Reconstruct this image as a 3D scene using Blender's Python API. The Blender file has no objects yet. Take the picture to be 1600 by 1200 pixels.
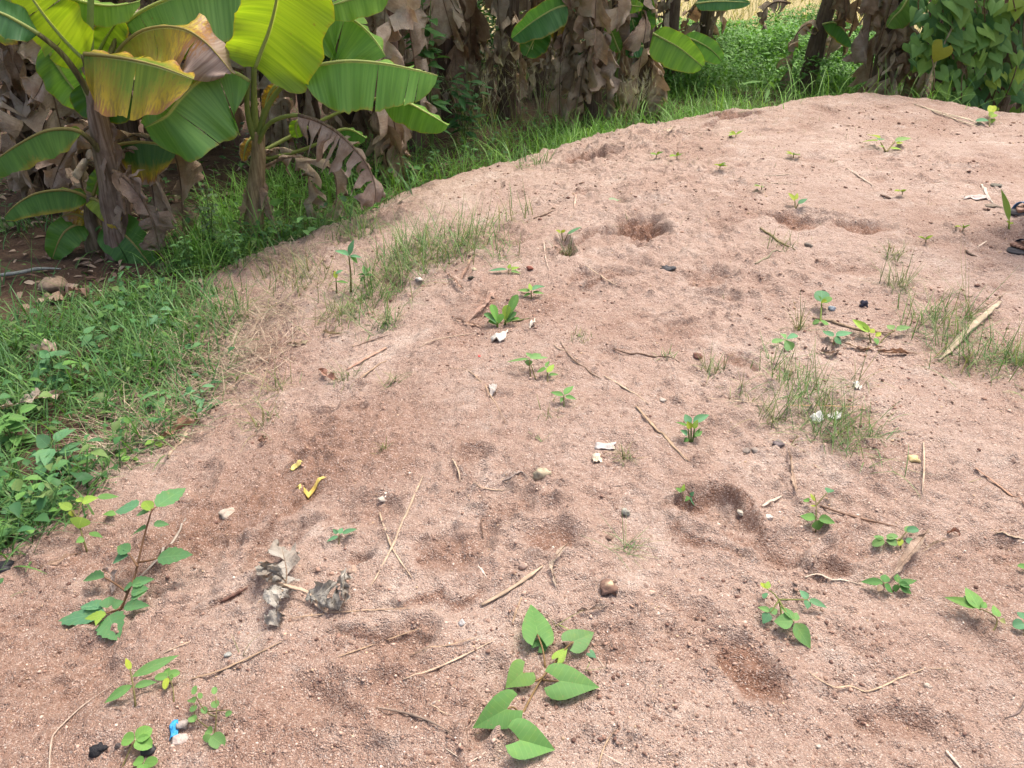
import bpy, math, random
import numpy as np
from mathutils import Vector
random.seed(7); RNG = np.random.default_rng(11)
SC = bpy.context.scene
COL = SC.collection
PI = math.pi

# ------------------------------------------------------------------ camera, sky, sun, exposure
CAM_H, PITCH, FX = 1.5, math.radians(30), 1256.0
cam = bpy.data.cameras.new('camera'); cam.sensor_width = 36; cam.lens = 36*FX/1600; cam.clip_end = 500; cam.clip_start = .02
camo = bpy.data.objects.new('camera', cam); COL.objects.link(camo)
camo.location = (0, 0, CAM_H); camo.rotation_euler = (PI/2-PITCH, 0, 0); SC.camera = camo
SUN_EL, SUN_AZ = math.radians(69), math.radians(42)          # azimuth from +Y towards +X: behind the crest, to the right
wd = bpy.data.worlds.new('World'); SC.world = wd; wd.use_nodes = True
sky = wd.node_tree.nodes.new('ShaderNodeTexSky'); sky.sky_type = 'NISHITA'; sky.sun_disc = False
sky.sun_elevation = SUN_EL; sky.sun_rotation = SUN_AZ; sky.air_density = 1.0; sky.dust_density = 8.0; sky.ozone_density = 0.3
bg = wd.node_tree.nodes['Background']; wd.node_tree.links.new(sky.outputs[0], bg.inputs[0]); bg.inputs[1].default_value = .15
sl = bpy.data.lights.new('sun', 'SUN'); sl.energy = 1.5; sl.angle = math.radians(10); sl.color = (1, .955, .89)
so = bpy.data.objects.new('sun', sl); COL.objects.link(so)
sd = Vector((math.sin(SUN_AZ)*math.cos(SUN_EL), math.cos(SUN_AZ)*math.cos(SUN_EL), math.sin(SUN_EL)))
so.rotation_euler = (-sd).to_track_quat('-Z', 'Y').to_euler(); so.location = (3, 6, 9)
SC.view_settings.view_transform = 'Standard'; SC.view_settings.look = 'None'
SC.view_settings.gamma = 1; SC.view_settings.use_curve_mapping = False
SC.view_settings.exposure = 1.1
SC.render.engine = 'CYCLES'; SC.cycles.max_bounces = 6; SC.cycles.transparent_max_bounces = 6

# ------------------------------------------------------------------ small maths
def arr(*a): return np.array(a, float)
def unit(v):
    v = np.asarray(v, float); n = np.linalg.norm(v, axis=-1, keepdims=True); return v/np.maximum(n, 1e-9)
def hash2(ix, iy, s):
    h = (ix.astype(np.int64)*374761393 + iy.astype(np.int64)*668265263 + s*974634777) & 0x7fffffff
    h = (h ^ (h >> 13))*1274126177 & 0x7fffffff
    return ((h ^ (h >> 16)) & 0xffff)/65535.0
def vnoise(x, y, s=0):
    x = np.asarray(x, float); y = np.asarray(y, float)
    ix = np.floor(x).astype(np.int64); iy = np.floor(y).astype(np.int64); fx = x-ix; fy = y-iy
    u = fx*fx*fx*(fx*(fx*6-15)+10); v = fy*fy*fy*(fy*(fy*6-15)+10)
    a = hash2(ix, iy, s); b = hash2(ix+1, iy, s); c = hash2(ix, iy+1, s); d = hash2(ix+1, iy+1, s)
    return (a*(1-u)+b*u)*(1-v)+(c*(1-u)+d*u)*v*1.0-.5
def fbm(x, y, f, o=4, s=0, g=.5):
    r = 0; a = 1
    for k in range(o):
        c, n = math.cos(k*1.1), math.sin(k*1.1)
        r = r+a*vnoise((x*c-y*n)*f, (x*n+y*c)*f, s+k*17); a *= g; f *= 2.03
    return r
def sstep(a, b, x):
    t = np.clip((x-a)/(b-a), 0, 1); return t*t*(3-2*t)
CP, SP = math.cos(PITCH), math.sin(PITCH)
def ray(px, py):
    a, b = (px-800)/FX, (600-py)/FX
    return arr(a, CP+b*SP, -SP+b*CP)
def at(px, py, Y):                      # the point at distance Y (metres away along the ground) seen in that direction
    d = ray(px, py); return arr(0, 0, CAM_H)+d*(Y/d[1])
def atz(px, py, z):
    d = ray(px, py); return arr(0, 0, CAM_H)+d*((z-CAM_H)/d[2])

# ------------------------------------------------------------------ meshes, objects
def build(V, F, name='m'):
    V = np.asarray(V, np.float32).reshape(-1, 3); me = bpy.data.meshes.new(name)
    me.vertices.add(len(V)); me.vertices.foreach_set('co', V.ravel())
    if isinstance(F, np.ndarray):
        k = F.shape[1]; n = len(F); me.loops.add(n*k); me.polygons.add(n)
        me.loops.foreach_set('vertex_index', F.astype(np.int32).ravel())
        me.polygons.foreach_set('loop_start', np.arange(0, n*k, k, dtype=np.int32))
        try: me.polygons.foreach_set('loop_total', np.full(n, k, np.int32))
        except Exception: pass
    else:
        n = len(F); tot = np.array([len(f) for f in F], np.int32); me.loops.add(int(tot.sum())); me.polygons.add(n)
        me.loops.foreach_set('vertex_index', np.concatenate([np.asarray(f, np.int32) for f in F]))
        me.polygons.foreach_set('loop_start', (np.cumsum(tot)-tot).astype(np.int32))
        try: me.polygons.foreach_set('loop_total', tot)
        except Exception: pass
    me.update(calc_edges=True); me.validate()
    return me
def attr(me, name, data, kind='FLOAT_COLOR'):
    data = np.asarray(data, np.float32); a = me.attributes.new(name, kind, 'POINT')
    if kind == 'FLOAT_COLOR':
        if data.ndim == 1: data = np.tile(data, (len(me.vertices), 1))
        if data.shape[1] == 3: data = np.concatenate([data, np.ones((len(data), 1), np.float32)], 1)
        a.data.foreach_set('color', data.ravel())
    elif kind == 'FLOAT': a.data.foreach_set('value', data.ravel())
    elif kind == 'FLOAT_VECTOR': a.data.foreach_set('vector', data.ravel())
def mk(name, V, F, mat, parent=None, col=None, smooth=True, uvw=None, age=None, org=None, **props):
    V = np.asarray(V, float).reshape(-1, 3)
    if parent is not None:
        o_ = np.array(parent.get('_o', (0, 0, 0))) if org is None else np.asarray(org)
        V = V-o_
    me = build(V, F, name)
    if col is not None: attr(me, 'col', col)
    if uvw is not None: attr(me, 'uvw', uvw, 'FLOAT_VECTOR')
    if age is not None: attr(me, 'age', age, 'FLOAT')
    if smooth: me.polygons.foreach_set('use_smooth', np.ones(len(me.polygons), bool))
    me.materials.append(mat)
    o = bpy.data.objects.new(name, me); COL.objects.link(o)
    if parent is not None: o.parent = parent; o['_o'] = list(map(float, o_))
    for k, v in props.items(): o[k] = v
    return o
def thing(name, label, cat, loc, group=None):
    o = bpy.data.objects.new(name, None); COL.objects.link(o); o.location = tuple(map(float, loc)); o.empty_display_size = .05
    o['label'] = label; o['category'] = cat; o['_o'] = list(map(float, loc))
    if group: o['group'] = group
    return o
def solo(name, label, cat, V, F, mat, loc, group=None, **k):           # a thing that is one mesh, its origin at its base
    V = np.asarray(V, float).reshape(-1, 3)-np.asarray(loc)
    o = mk(name, V, F, mat, None, label=label, category=cat, **k); o.location = tuple(map(float, loc))
    if group: o['group'] = group
    return o
class Bag:                                                              # collects pieces of one mesh
    def __init__(s): s.V = []; s.F = []; s.C = []; s.n = 0
    def add(s, V, F, c=None):
        V = np.asarray(V, float).reshape(-1, 3); s.V.append(V); s.F += [tuple(int(i)+s.n for i in f) for f in F]
        if c is not None:
            c = np.asarray(c, float); s.C.append(np.tile(c, (len(V), 1)) if c.ndim == 1 else c)
        s.n += len(V)
    def get(s): return np.concatenate(s.V), s.F, (np.concatenate(s.C) if s.C else None)
def spline(P, n):
    P = np.asarray(P, float); m = len(P)
    if m == 2: return P[0]+(P[1]-P[0])*np.linspace(0, 1, n)[:, None]
    L = np.concatenate([[0], np.cumsum(np.linalg.norm(np.diff(P, axis=0), axis=1)**.6+1e-6)]); t = np.linspace(0, L[-1], n)
    T = np.empty_like(P); T[1:-1] = (P[2:]-P[:-2])/(L[2:]-L[:-2])[:, None]
    T[0] = (P[1]-P[0])/(L[1]-L[0])*1.5-T[1]*.5; T[-1] = (P[-1]-P[-2])/(L[-1]-L[-2])*1.5-T[-2]*.5
    i = np.clip(np.searchsorted(L, t, 'right')-1, 0, m-2); h = (L[i+1]-L[i])[:, None]; s = ((t-L[i])/(L[i+1]-L[i]))[:, None]
    return (2*s**3-3*s**2+1)*P[i]+(s**3-2*s**2+s)*h*T[i]+(-2*s**3+3*s**2)*P[i+1]+(s**3-s**2)*h*T[i+1]
def frames(P):
    T = unit(np.gradient(P, axis=0)); N = []
    u = arr(0, 0, 1) if abs(T[0][2]) < .9 else arr(0, -1, 0)
    for t in T: u = unit(u-t*np.dot(u, t)); N.append(u)
    return T, np.array(N)
def tube(P, r, k=6, flat=1.0, cap=True):
    P = np.asarray(P, float); n = len(P); r = np.broadcast_to(np.asarray(r, float), (n,)); T, N = frames(P); B = np.cross(T, N)
    a = np.arange(k)*2*PI/k
    V = P[:, None]+r[:, None, None]*(np.cos(a)[None, :, None]*B[:, None]+flat*np.sin(a)[None, :, None]*N[:, None])
    F = [(i*k+j, i*k+(j+1) % k, (i+1)*k+(j+1) % k, (i+1)*k+j) for i in range(n-1) for j in range(k)]
    if cap: F += [tuple(range(k))[::-1], tuple((n-1)*k+j for j in range(k))]
    return V.reshape(-1, 3), F

# ------------------------------------------------------------------ materials
def mat(name):
    m = bpy.data.materials.new(name); m.use_nodes = True; nt = m.node_tree; nt.nodes.clear()
    out = nt.nodes.new('ShaderNodeOutputMaterial'); return m, nt, out
class NT:
    def __init__(s, nt): s.nt = nt
    def n(s, t, **k):
        o = s.nt.nodes.new(t)
        for a, b in k.items(): setattr(o, a, b)
        return o
    def l(s, a, b): s.nt.links.new(a, b)
    def set(s, sock, v):
        if isinstance(v, bpy.types.NodeSocket): s.l(v, sock)
        elif v is not None: sock.default_value = v if not isinstance(v, tuple) or len(v) != 3 or sock.type != 'RGBA' else (*v, 1)
    def noise(s, vec, scale, detail=4, rough=.55, dist=0, out=0):
        o = s.n('ShaderNodeTexNoise'); s.set(o.inputs['Vector'], vec); o.inputs['Scale'].default_value = scale
        o.inputs['Detail'].default_value = detail; o.inputs['Roughness'].default_value = rough; o.inputs['Distortion'].default_value = dist
        return o.outputs[out]
    def vor(s, vec, scale, feat='F1', out='Distance'):
        o = s.n('ShaderNodeTexVoronoi', feature=feat); s.set(o.inputs['Vector'], vec); o.inputs['Scale'].default_value = scale; return o.outputs[out]
    def ramp(s, f, *st, interp='LINEAR'):
        o = s.n('ShaderNodeValToRGB'); o.color_ramp.interpolation = interp; e = o.color_ramp.elements
        while len(e) < len(st): e.new(.5)
        for el, (p, c) in zip(e, st):
            el.position = p; c = (c, c, c) if isinstance(c, (int, float)) else c; el.color = (*c, 1)
        s.set(o.inputs[0], f); return o.outputs[0]
    def mix(s, f, a, b, mode='MIX'):
        o = s.n('ShaderNodeMix', data_type='RGBA', blend_type=mode); s.set(o.inputs[0], f); s.set(o.inputs[6], a); s.set(o.inputs[7], b); return o.outputs[2]
    def m(s, op, a, b=None, c=None):
        o = s.n('ShaderNodeMath', operation=op); s.set(o.inputs[0], a)
        if b is not None: s.set(o.inputs[1], b)
        if c is not None: s.set(o.inputs[2], c)
        return o.outputs[0]
    def rng(s, x, a, b, c=0., d=1.):
        o = s.n('ShaderNodeMapRange'); s.set(o.inputs[0], x)
        for i, v in enumerate((a, b, c, d)): s.set(o.inputs[i+1], v)
        return o.outputs[0]
    def at(s, name, out='Color'): return s.n('ShaderNodeAttribute', attribute_name=name).outputs[out]
    def pos(s): return s.n('ShaderNodeNewGeometry').outputs['Position']
    def sep(s, v): return s.n('ShaderNodeSeparateXYZ').outputs if False else s._sep(v)
    def _sep(s, v):
        o = s.n('ShaderNodeSeparateXYZ'); s.set(o.inputs[0], v); return o.outputs
    def comb(s, x, y, z):
        o = s.n('ShaderNodeCombineXYZ')
        for i, v in enumerate((x, y, z)): s.set(o.inputs[i], v)
        return o.outputs[0]
    def bump(s, h, dist, st=1., nrm=None):
        o = s.n('ShaderNodeBump'); o.inputs['Distance'].default_value = dist; s.set(o.inputs['Strength'], st); s.set(o.inputs['Height'], h)
        if nrm is not None: s.set(o.inputs['Normal'], nrm)
        return o.outputs[0]
    def bsdf(s, col, rough=.6, nrm=None, spec=.5, **k):
        o = s.n('ShaderNodeBsdfPrincipled'); s.set(o.inputs['Base Color'], col); s.set(o.inputs['Roughness'], rough)
        s.set(o.inputs['Specular IOR Level'], spec)
        if nrm is not None: s.set(o.inputs['Normal'], nrm)
        for a, b in k.items(): s.set(o.inputs[a], b)
        return o.outputs[0]
    def leafy(s, col, tcol, tf, rough, nrm=None, spec=.35):
        b = s.bsdf(col, rough, nrm, spec); t = s.n('ShaderNodeBsdfTranslucent'); s.set(t.inputs[0], tcol)
        if nrm is not None: s.set(t.inputs['Normal'], nrm)
        x = s.n('ShaderNodeMixShader'); s.set(x.inputs[0], tf); s.l(b, x.inputs[1]); s.l(t.outputs[0], x.inputs[2]); return x.outputs[0]

def m_sand():
    m, nt, out = mat('sand'); g = NT(nt); p = g.pos()
    big = g.noise(p, 1.3, 5, .6); med = g.noise(p, 9, 5, .6); fine = g.noise(p, 130, 4, .75); grain = g.vor(p, 300, out='Color')
    gs = g._sep(grain)[0]
    base = g.mix(g.rng(big, .32, .66), (.385, .270, .215), (.525, .415, .352))
    base = g.mix(g.rng(med, .38, .72, 0., .45), base, (.41, .295, .238))
    mot = g.noise(p, 4.2, 6, .7); base = g.mix(g.rng(mot, .55, .72, 0., .6), base, (.31, .198, .153)); base = g.mix(g.rng(mot, .46, .32, 0., .7), base, (.60, .505, .44))
    damp_and_shade = g.at('damp_and_shade', 'Fac')
    base = g.mix(g.m('MULTIPLY', g.rng(g.m('ADD', damp_and_shade, g.m('MULTIPLY', g.m('SUBTRACT', g.noise(p, 22, 5, .7), .5), .7)), .1, .9), .9), base, (.235, .122, .08))
    base = g.mix(g.rng(gs, .78, .97, 0., .55), base, (.70, .61, .545))            # pale quartz grains
    base = g.mix(g.rng(gs, .18, .05, 0., .5), base, (.2, .115, .085))             # dark grains
    base = g.mix(g.rng(fine, .30, .75, .62, 0.), base, g.mix(1., base, (.58, .52, .48), 'MULTIPLY'))
    def specks(sc, th, f):
        sps = g._sep(g.vor(p, sc, out='Color'))[1]; return g.m('MULTIPLY', g.m('MULTIPLY', g.rng(sps, th, th+.03), g.rng(g.vor(p, sc), .36, .2)), f)
    spk = g.m('MAXIMUM', specks(62., .84, 1.), specks(34., .93, 1.))
    base = g.mix(g.m('MULTIPLY', spk, .5), base, (.17, .09, .065))                # little dark crumbs
    h = g.m('ADD', g.m('MULTIPLY', g.noise(p, 45, 6, .7), 1.), g.m('MULTIPLY', g.m('SUBTRACT', 1., g.vor(p, 250)), .26))
    h = g.m('ADD', h, g.m('MULTIPLY', spk, .3))
    nr = g.bump(g.m('ADD', h, g.m('MULTIPLY', g.noise(p, 16, 5, .65), 1.6)), .020, 1.)
    g.l(g.bsdf(base, .95, nr, .15), out.inputs[0]); return m
def m_soil():
    m, nt, out = mat('soil'); g = NT(nt); p = g.pos(); xyz = g._sep(p)
    n = g.noise(p, 5, 6, .65); f = g.noise(p, 60, 5, .7)
    c = g.mix(g.rng(n, .35, .65), (.05, .03, .022), (.10, .065, .045)); c = g.mix(g.rng(f, .5, .8, 0., .6), c, (.2, .14, .095))
    dry = g.m('ADD', g.m('MULTIPLY', g.noise(p, .25, 3), 4.), xyz[1])
    far = g.rng(dry, 17., 20.)
    straw = g.mix(g.noise(p, 7, 5, .7), (.24, .20, .09), (.38, .32, .17))
    c = g.mix(far, c, straw)
    g.l(g.bsdf(c, .95, g.bump(f, .02), .1), out.inputs[0]); return m
def m_foliage(name, tf=.3, rough=.5, spec=.3, trans=(1.25, 1.35, .55), veins=False):
    m, nt, out = mat(name); g = NT(nt); c = g.at('col'); p = g.pos()
    if veins:
        u = g._sep(g.at('uvw', 'Vector')); au = g.m('ABSOLUTE', u[0]); w = g.m('FRACT', g.m('SUBTRACT', g.m('MULTIPLY', u[1], 6.5), g.m('MULTIPLY', au, 1.6)))
        vein = g.m('MAXIMUM', g.rng(au, .05, .015), g.m('MULTIPLY', g.rng(g.m('ABSOLUTE', g.m('SUBTRACT', w, .5)), .09, .02), .55))
        c = g.mix(g.m('MULTIPLY', vein, .55), c, g.mix(1., c, (1.7, 1.45, 1.5), 'MULTIPLY'))
        dirt = g.noise(p, 130, 5, .7); c = g.mix(g.rng(dirt, .60, .70, 0., .65), c, (.26, .19, .11))
        c = g.mix(g.rng(g.noise(p, 30, 3), .5, .75, 0., .5), c, g.mix(1., c, (1.35, 1.15, .8), 'MULTIPLY'))
    n = g.noise(p, 45, 3); c2 = g.mix(g.rng(n, .3, .7, .25, 0.), c, g.mix(1., c, (.55, .62, .5), 'MULTIPLY'))
    t = g.mix(1., c2, trans, 'MULTIPLY')
    g.l(g.leafy(c2, t, tf, rough, None, spec), out.inputs[0]); return m
def m_banana():
    m, nt, out = mat('banana_leaf'); g = NT(nt); u = g._sep(g.at('uvw', 'Vector')); c = g.mix(1., g.at('col'), (1.18, 1.16, 1.1), 'MULTIPLY'); age = g.at('age', 'Fac')
    au = g.m('ABSOLUTE', u[0])                                # u: -1..1 across, v: metres along, w: seed
    stv = g.comb(g.m('MULTIPLY', au, .8), g.m('ADD', g.m('MULTIPLY', u[1], 1.), g.m('MULTIPLY', au, .05)), u[2])
    fine = g.noise(g.comb(g.m('MULTIPLY', au, .5), g.m('MULTIPLY', u[1], 62.), u[2]), 1., 2, .6)
    broad = g.noise(g.comb(g.m('MULTIPLY', au, .4), g.m('MULTIPLY', u[1], 16.), u[2]), 1., 2)
    c1 = g.mix(g.rng(broad, .35, .65, 0., .5), c, g.mix(1., c, (.58, .7, .6), 'MULTIPLY'))
    c1 = g.mix(g.rng(fine, .40, .62, 0., .6), c1, g.mix(1., c1, (1.55, 1.4, 1.5), 'MULTIPLY'))
    sick = g.noise(g.comb(g.m('MULTIPLY', au, 5.), g.m('MULTIPLY', u[1], 70.), u[2]), 1., 4, .65)
    a2 = g.m('ADD', age, g.m('MULTIPLY', g.m('SUBTRACT', sick, .5), .55))
    yl = g.mix(g.rng(sick, .4, .6), (.46, .33, .03), (.27, .22, .035))
    c2 = g.mix(g.rng(a2, .30, .52), c1, yl)
    c2 = g.mix(g.rng(a2, .62, .74), c2, (.30, .14, .045))
    dry = g.mix(g.rng(fine, .35, .7), (.22, .15, .115), (.40, .31, .26)); dry = g.mix(g.rng(broad, .3, .7, 0., .5), dry, (.27, .19, .15))
    c2 = g.mix(g.rng(a2, .74, .86), c2, dry)
    spots = g.noise(g.comb(g.m('MULTIPLY', u[0], 7.), g.m('MULTIPLY', u[1], 30.), u[2]), 1., 4, .7); c2 = g.mix(g.rng(spots, .66, .74, 0., .7), c2, (.23, .13, .05))
    rib = g.m('MULTIPLY', g.rng(au, .055, .025), g.rng(age, .8, .5)); c2 = g.mix(rib, c2, (.5, .55, .22))
    nr = g.bump(g.m('ADD', g.m('MULTIPLY', fine, .6), g.m('MULTIPLY', broad, .8)), .006, .7)
    t = g.mix(1., c2, (1.7, 1.65, .5), 'MULTIPLY')
    g.l(g.leafy(c2, t, g.rng(age, .55, .9, .42, .18), .42, nr, .4), out.inputs[0]); return m
def m_dead():
    m, nt, out = mat('dead_banana_leaf'); g = NT(nt); u = g._sep(g.at('uvw', 'Vector')); c = g.at('col'); p = g.pos()
    fine = g.noise(g.comb(g.m('MULTIPLY', u[0], 1.2), g.m('MULTIPLY', u[1], 130.), u[2]), 1., 3, .7)
    blot = g.noise(p, 9, 5, .65); cr = g.noise(p, 38, 4, .6, .6)
    c1 = g.mix(g.rng(fine, .35, .7, 0., .5), c, g.mix(1., c, (.62, .56, .52), 'MULTIPLY'))
    c1 = g.mix(g.rng(blot, .42, .7, 0., .75), c1, g.mix(1., c, (.5, .4, .34), 'MULTIPLY'))
    c1 = g.mix(g.rng(blot, .42, .28, 0., .5), c1, (.46, .38, .32))
    nr = g.bump(g.m('ADD', g.m('MULTIPLY', fine, .4), g.m('MULTIPLY', cr, 1.2)), .012, .8)
    g.l(g.leafy(c1, g.mix(1., c1, (1.2, .95, .7), 'MULTIPLY'), .16, .75, nr, .2), out.inputs[0]); return m
def m_stem():
    m, nt, out = mat('banana_stem'); g = NT(nt); p = g.pos(); x = g._sep(p); c = g.at('col')
    st = g.noise(g.comb(g.m('MULTIPLY', x[0], 60.), g.m('MULTIPLY', x[1], 60.), g.m('MULTIPLY', x[2], 2.5)), 1., 5, .65)
    bl = g.noise(p, 7, 4)
    c1 = g.mix(g.rng(st, .35, .65), g.mix(1., c, (.4, .34, .3), 'MULTIPLY'), c); c1 = g.mix(g.rng(bl, .5, .7, 0., .7), c1, (.07, .045, .035))
    g.l(g.bsdf(c1, .7, g.bump(st, .008), .25), out.inputs[0]); return m
def m_plain(name, rough=.8, spec=.25, vary=.45, scale=60, bumpd=.003, tf=0., fixed=None):
    m, nt, out = mat(name); g = NT(nt); c = g.at('col') if fixed is None else g.mix(0., fixed, fixed); p = g.pos(); n = g.noise(p, scale, 5, .65)
    c1 = g.mix(g.rng(n, .35, .7, 0., vary*1.6), c, g.mix(1., c, (.45, .42, .4), 'MULTIPLY'))
    nr = g.bump(n, bumpd)
    if tf: g.l(g.leafy(c1, c1, tf, rough, nr, spec), out.inputs[0])
    else: g.l(g.bsdf(c1, rough, nr, spec), out.inputs[0])
    return m
M_SAND = m_sand(); M_SOIL = m_soil(); M_GRASS = m_foliage('grass_blade', .3, .5); M_WEED = m_foliage('weed_leaf', .28, .55, .2); M_LEAF = m_foliage('seedling_leaf', .28, .62, .18, veins=True)
M_BAN = m_banana(); M_DEAD = m_dead(); M_STEM = m_stem(); M_STRAW = m_plain('dry_straw', .75, .2, .35, 90, .002, .08)
M_STONE = m_plain('stone', .8, .3, .5, 55, .006); M_CRUMB = m_plain('soil_crumb', .95, .1, .3, 200, .002); M_MISC = m_plain('litter_scrap', .55, .4, .25, 90, .003)
M_TWIG = m_plain('twig_bark', .85, .2, .5, 120, .002); M_SKIN = m_plain('skin', .5, .4, .12, 60, .001); M_CLOTH = m_plain('cloth', .9, .1, .2, 400, .001)

# ------------------------------------------------------------------ terrain: a sand heap on a flat plot
EDGE_PX = [(0, 893, -.36), (95, 828, -.36), (165, 745, -.37), (215, 705, -.37), (300, 660, -.37), (345, 610, -.37), (385, 540, -.36), (330, 480, -.37),
           (385, 410, -.36), (440, 388, -.33), (560, 340, -.22), (650, 297, -.15), (760, 262, -.08), (870, 234, -.03), (950, 210, .02), (1060, 187, .05),
           (1180, 171, .09), (1260, 155, .13), (1340, 146, .15), (1440, 153, .14), (1540, 172, .10), (1600, 178, .09)]
EDGE = [atz(*e) for e in EDGE_PX]
e0, e1 = EDGE[0], EDGE[-1]
POLY = [arr(-3.6, -3, -.36), arr(-3.0, -.6, -.36), arr(e0[0]-.55, e0[1]-.35, -.36)]+EDGE+[arr(e1[0]+1.2, e1[1]-.6, .05), arr(6.8, 4.2, 0), arr(7, -3, 0)]
CTRL = [atz(*c) for c in [(60, 1190, -.17), (400, 1190, -.06), (800, 1190, -.01), (1200, 1190, 0), (1590, 1190, 0), (180, 960, -.26), (400, 900, -.14), (330, 760, -.27),
        (450, 640, -.24), (800, 900, 0), (1200, 900, .01), (1590, 900, .01), (620, 680, -.10), (800, 640, -.01), (1200, 620, .03), (1590, 620, .03), (480, 480, -.26),
        (640, 450, -.15), (800, 430, -.04), (1000, 340, .05), (1200, 380, .06), (1400, 300, .11), (1590, 330, .07), (1150, 230, .09), (820, 300, -.03)]]
CTRL += [arr(0, -1, 0), arr(3, -1, 0), arr(-2.5, -1, -.3), arr(4.5, 3, 0)]
TP = np.array(CTRL+POLY[2:-2])
def _tk(r2): return .5*r2*np.log(np.maximum(r2, 1e-9))
_n = len(TP); _K = _tk(((TP[:, None, :2]-TP[None, :, :2])**2).sum(-1))+np.eye(_n)*.02
_P = np.c_[np.ones(_n), TP[:, :2]]; _A = np.block([[_K, _P], [_P.T, np.zeros((3, 3))]])
_w = np.linalg.solve(_A, np.r_[TP[:, 2], 0, 0, 0])
def tps(x, y):
    r = _w[_n]+_w[_n+1]*x+_w[_n+2]*y
    for i in range(_n): r = r+_w[i]*_tk((x-TP[i, 0])**2+(y-TP[i, 1])**2)
    return r
def edge_sd(x, y):                        # signed distance to the rim of the heap (+ inside) and nearest rim point
    best = np.full(x.shape, 1e9); nx = np.zeros(x.shape); ny = np.zeros(x.shape); ins = np.zeros(x.shape, bool); m = len(POLY)
    for i in range(m):
        a, b = POLY[i], POLY[(i+1) % m]; dx, dy = b[0]-a[0], b[1]-a[1]
        t = np.clip(((x-a[0])*dx+(y-a[1])*dy)/(dx*dx+dy*dy), 0, 1); qx, qy = a[0]+t*dx, a[1]+t*dy; d = np.hypot(x-qx, y-qy)
        k = d < best; best = np.where(k, d, best); nx = np.where(k, qx, nx); ny = np.where(k, qy, ny)
        c = ((a[1] > y) != (b[1] > y)); ins ^= c & (x < (b[0]-a[0])*(y-a[1])/((b[1]-a[1]) or 1e-9)+a[0])
    return np.where(ins, best, -best), nx, ny
def smooth_sand(x, y):
    d, nx, ny = edge_sd(x, y); d = d+.07*fbm(x, y, 2.6, 3, 5)
    z_in = tps(x, y); o = d < 0
    dd = np.maximum(-d, 0); zo = tps(nx, ny)-.75*(np.sqrt(dd*dd+.0144)-.12)
    return np.where(o, np.minimum(zo, zo), z_in)
# hollows, footprints and cracks: (px, py, half width px, half height px, depth m, tilt, damp)
PITS = [(1003, 352, 46, 24, .07, -.25, 1.2), (1120, 792, 60, 28, .030, .15, .15), (738, 716, 27, 15, .022, 0, .35), (565, 633, 13, 5, .025, 0, .6), (563, 872, 26, 9, .022, .05, .5),
        (1350, 352, 48, 12, .035, .1, .8), (1240, 345, 40, 15, .04, -.1, .8), (860, 838, 46, 26, .03, -.2, .7), (1170, 1050, 42, 62, .03, .4, .8), (612, 1000, 70, 34, .025, -.1, .6),
        (1075, 985, 60, 62, .028, .3, .35), (1302, 882, 32, 16, .022, 0, .55), (560, 800, 90, 28, .022, -.5, .5), (430, 850, 45, 45, .03, -.6, .35), (935, 432, 60, 10, .03, .05, .5),
        (1100, 432, 40, 14, .028, .1, .5), (1065, 510, 36, 9, .02, 0, .4), (1150, 568, 32, 16, .024, .2, .55), (960, 555, 30, 12, .016, 0, .3), (700, 860, 70, 30, .022, .1, .55),
        (960, 1000, 55, 40, .018, .2, .45), (1480, 470, 50, 12, .02, 0, .3), (1320, 420, 50, 14, .022, 0, .45), (910, 245, 42, 9, .05, -.2, .8), (1140, 180, 46, 5, .03, -.1, .8),
        (1270, 250, 40, 8, .02, 0, .4), (880, 390, 18, 18, .04, 0, .5), (1160, 340, 60, 14, .02, 0, .3), (1000, 350, 110, 55, .03, -.1, .15), (330, 870, 60, 26, .02, -.4, .4),
        (1450, 380, 70, 10, .018, 0, .25), (780, 620, 36, 12, .014, 0, .25), (1540, 860, 60, 22, .018, .2, .2), (1420, 1130, 70, 30, .018, -.1, .35), (500, 1100, 80, 36, .02, -.2, .35),
        (120, 1050, 70, 46, .02, -.3, .45), (1560, 370, 40, 8, .012, 0, .2), (1020, 410, 46, 16, .02, .1, .1), (700, 480, 46, 14, .02, 0, .2), (780, 380, 60, 12, .025, -.1, .3)]
CRACKS = [([(388, 872), (405, 838), (432, 806), (462, 778)], .055), ([(1160, 790), (1195, 828), (1250, 872)], .04), ([(905, 262), (880, 258), (905, 244), (960, 236)], .05),
          ([(870, 398), (905, 372), (945, 356)], .05), ([(1095, 195), (1140, 180), (1190, 176)], .035), ([(915, 447), (935, 440), (965, 430)], .04), ([(346, 940), (386, 918)], .016),
          ([(1070, 825), (1100, 850), (1150, 875)], .014), ([(560, 985), (610, 978), (650, 990)], .02), ([(640, 945), (690, 935), (730, 915)], .02), ([(1065, 775), (1105, 760), (1160, 775), (1190, 815)], .026)]
def gp0(px, py):
    d = ray(px, py); t = np.geomspace(.6, 30, 900); x, y, z = d[0]*t, d[1]*t, CAM_H+d[2]*t
    h = np.maximum(smooth_sand(x, y), -.42); k = np.argmax(z < h); return arr(x[k], y[k], h[k])
xs = np.unique(np.concatenate([np.arange(-4.2, -1.3, .017), np.arange(-1.3, 1.3, .0088), np.arange(1.3, 3.0, .014), np.arange(3.0, 6.2, .03)]))
ys = np.unique(np.concatenate([np.arange(-1.4, .7, .05), np.arange(.7, 2.0, .0075), np.arange(2.0, 3.6, .0105), np.arange(3.6, 9.4, .017)]))
X, Y = np.meshgrid(xs, ys)
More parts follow.
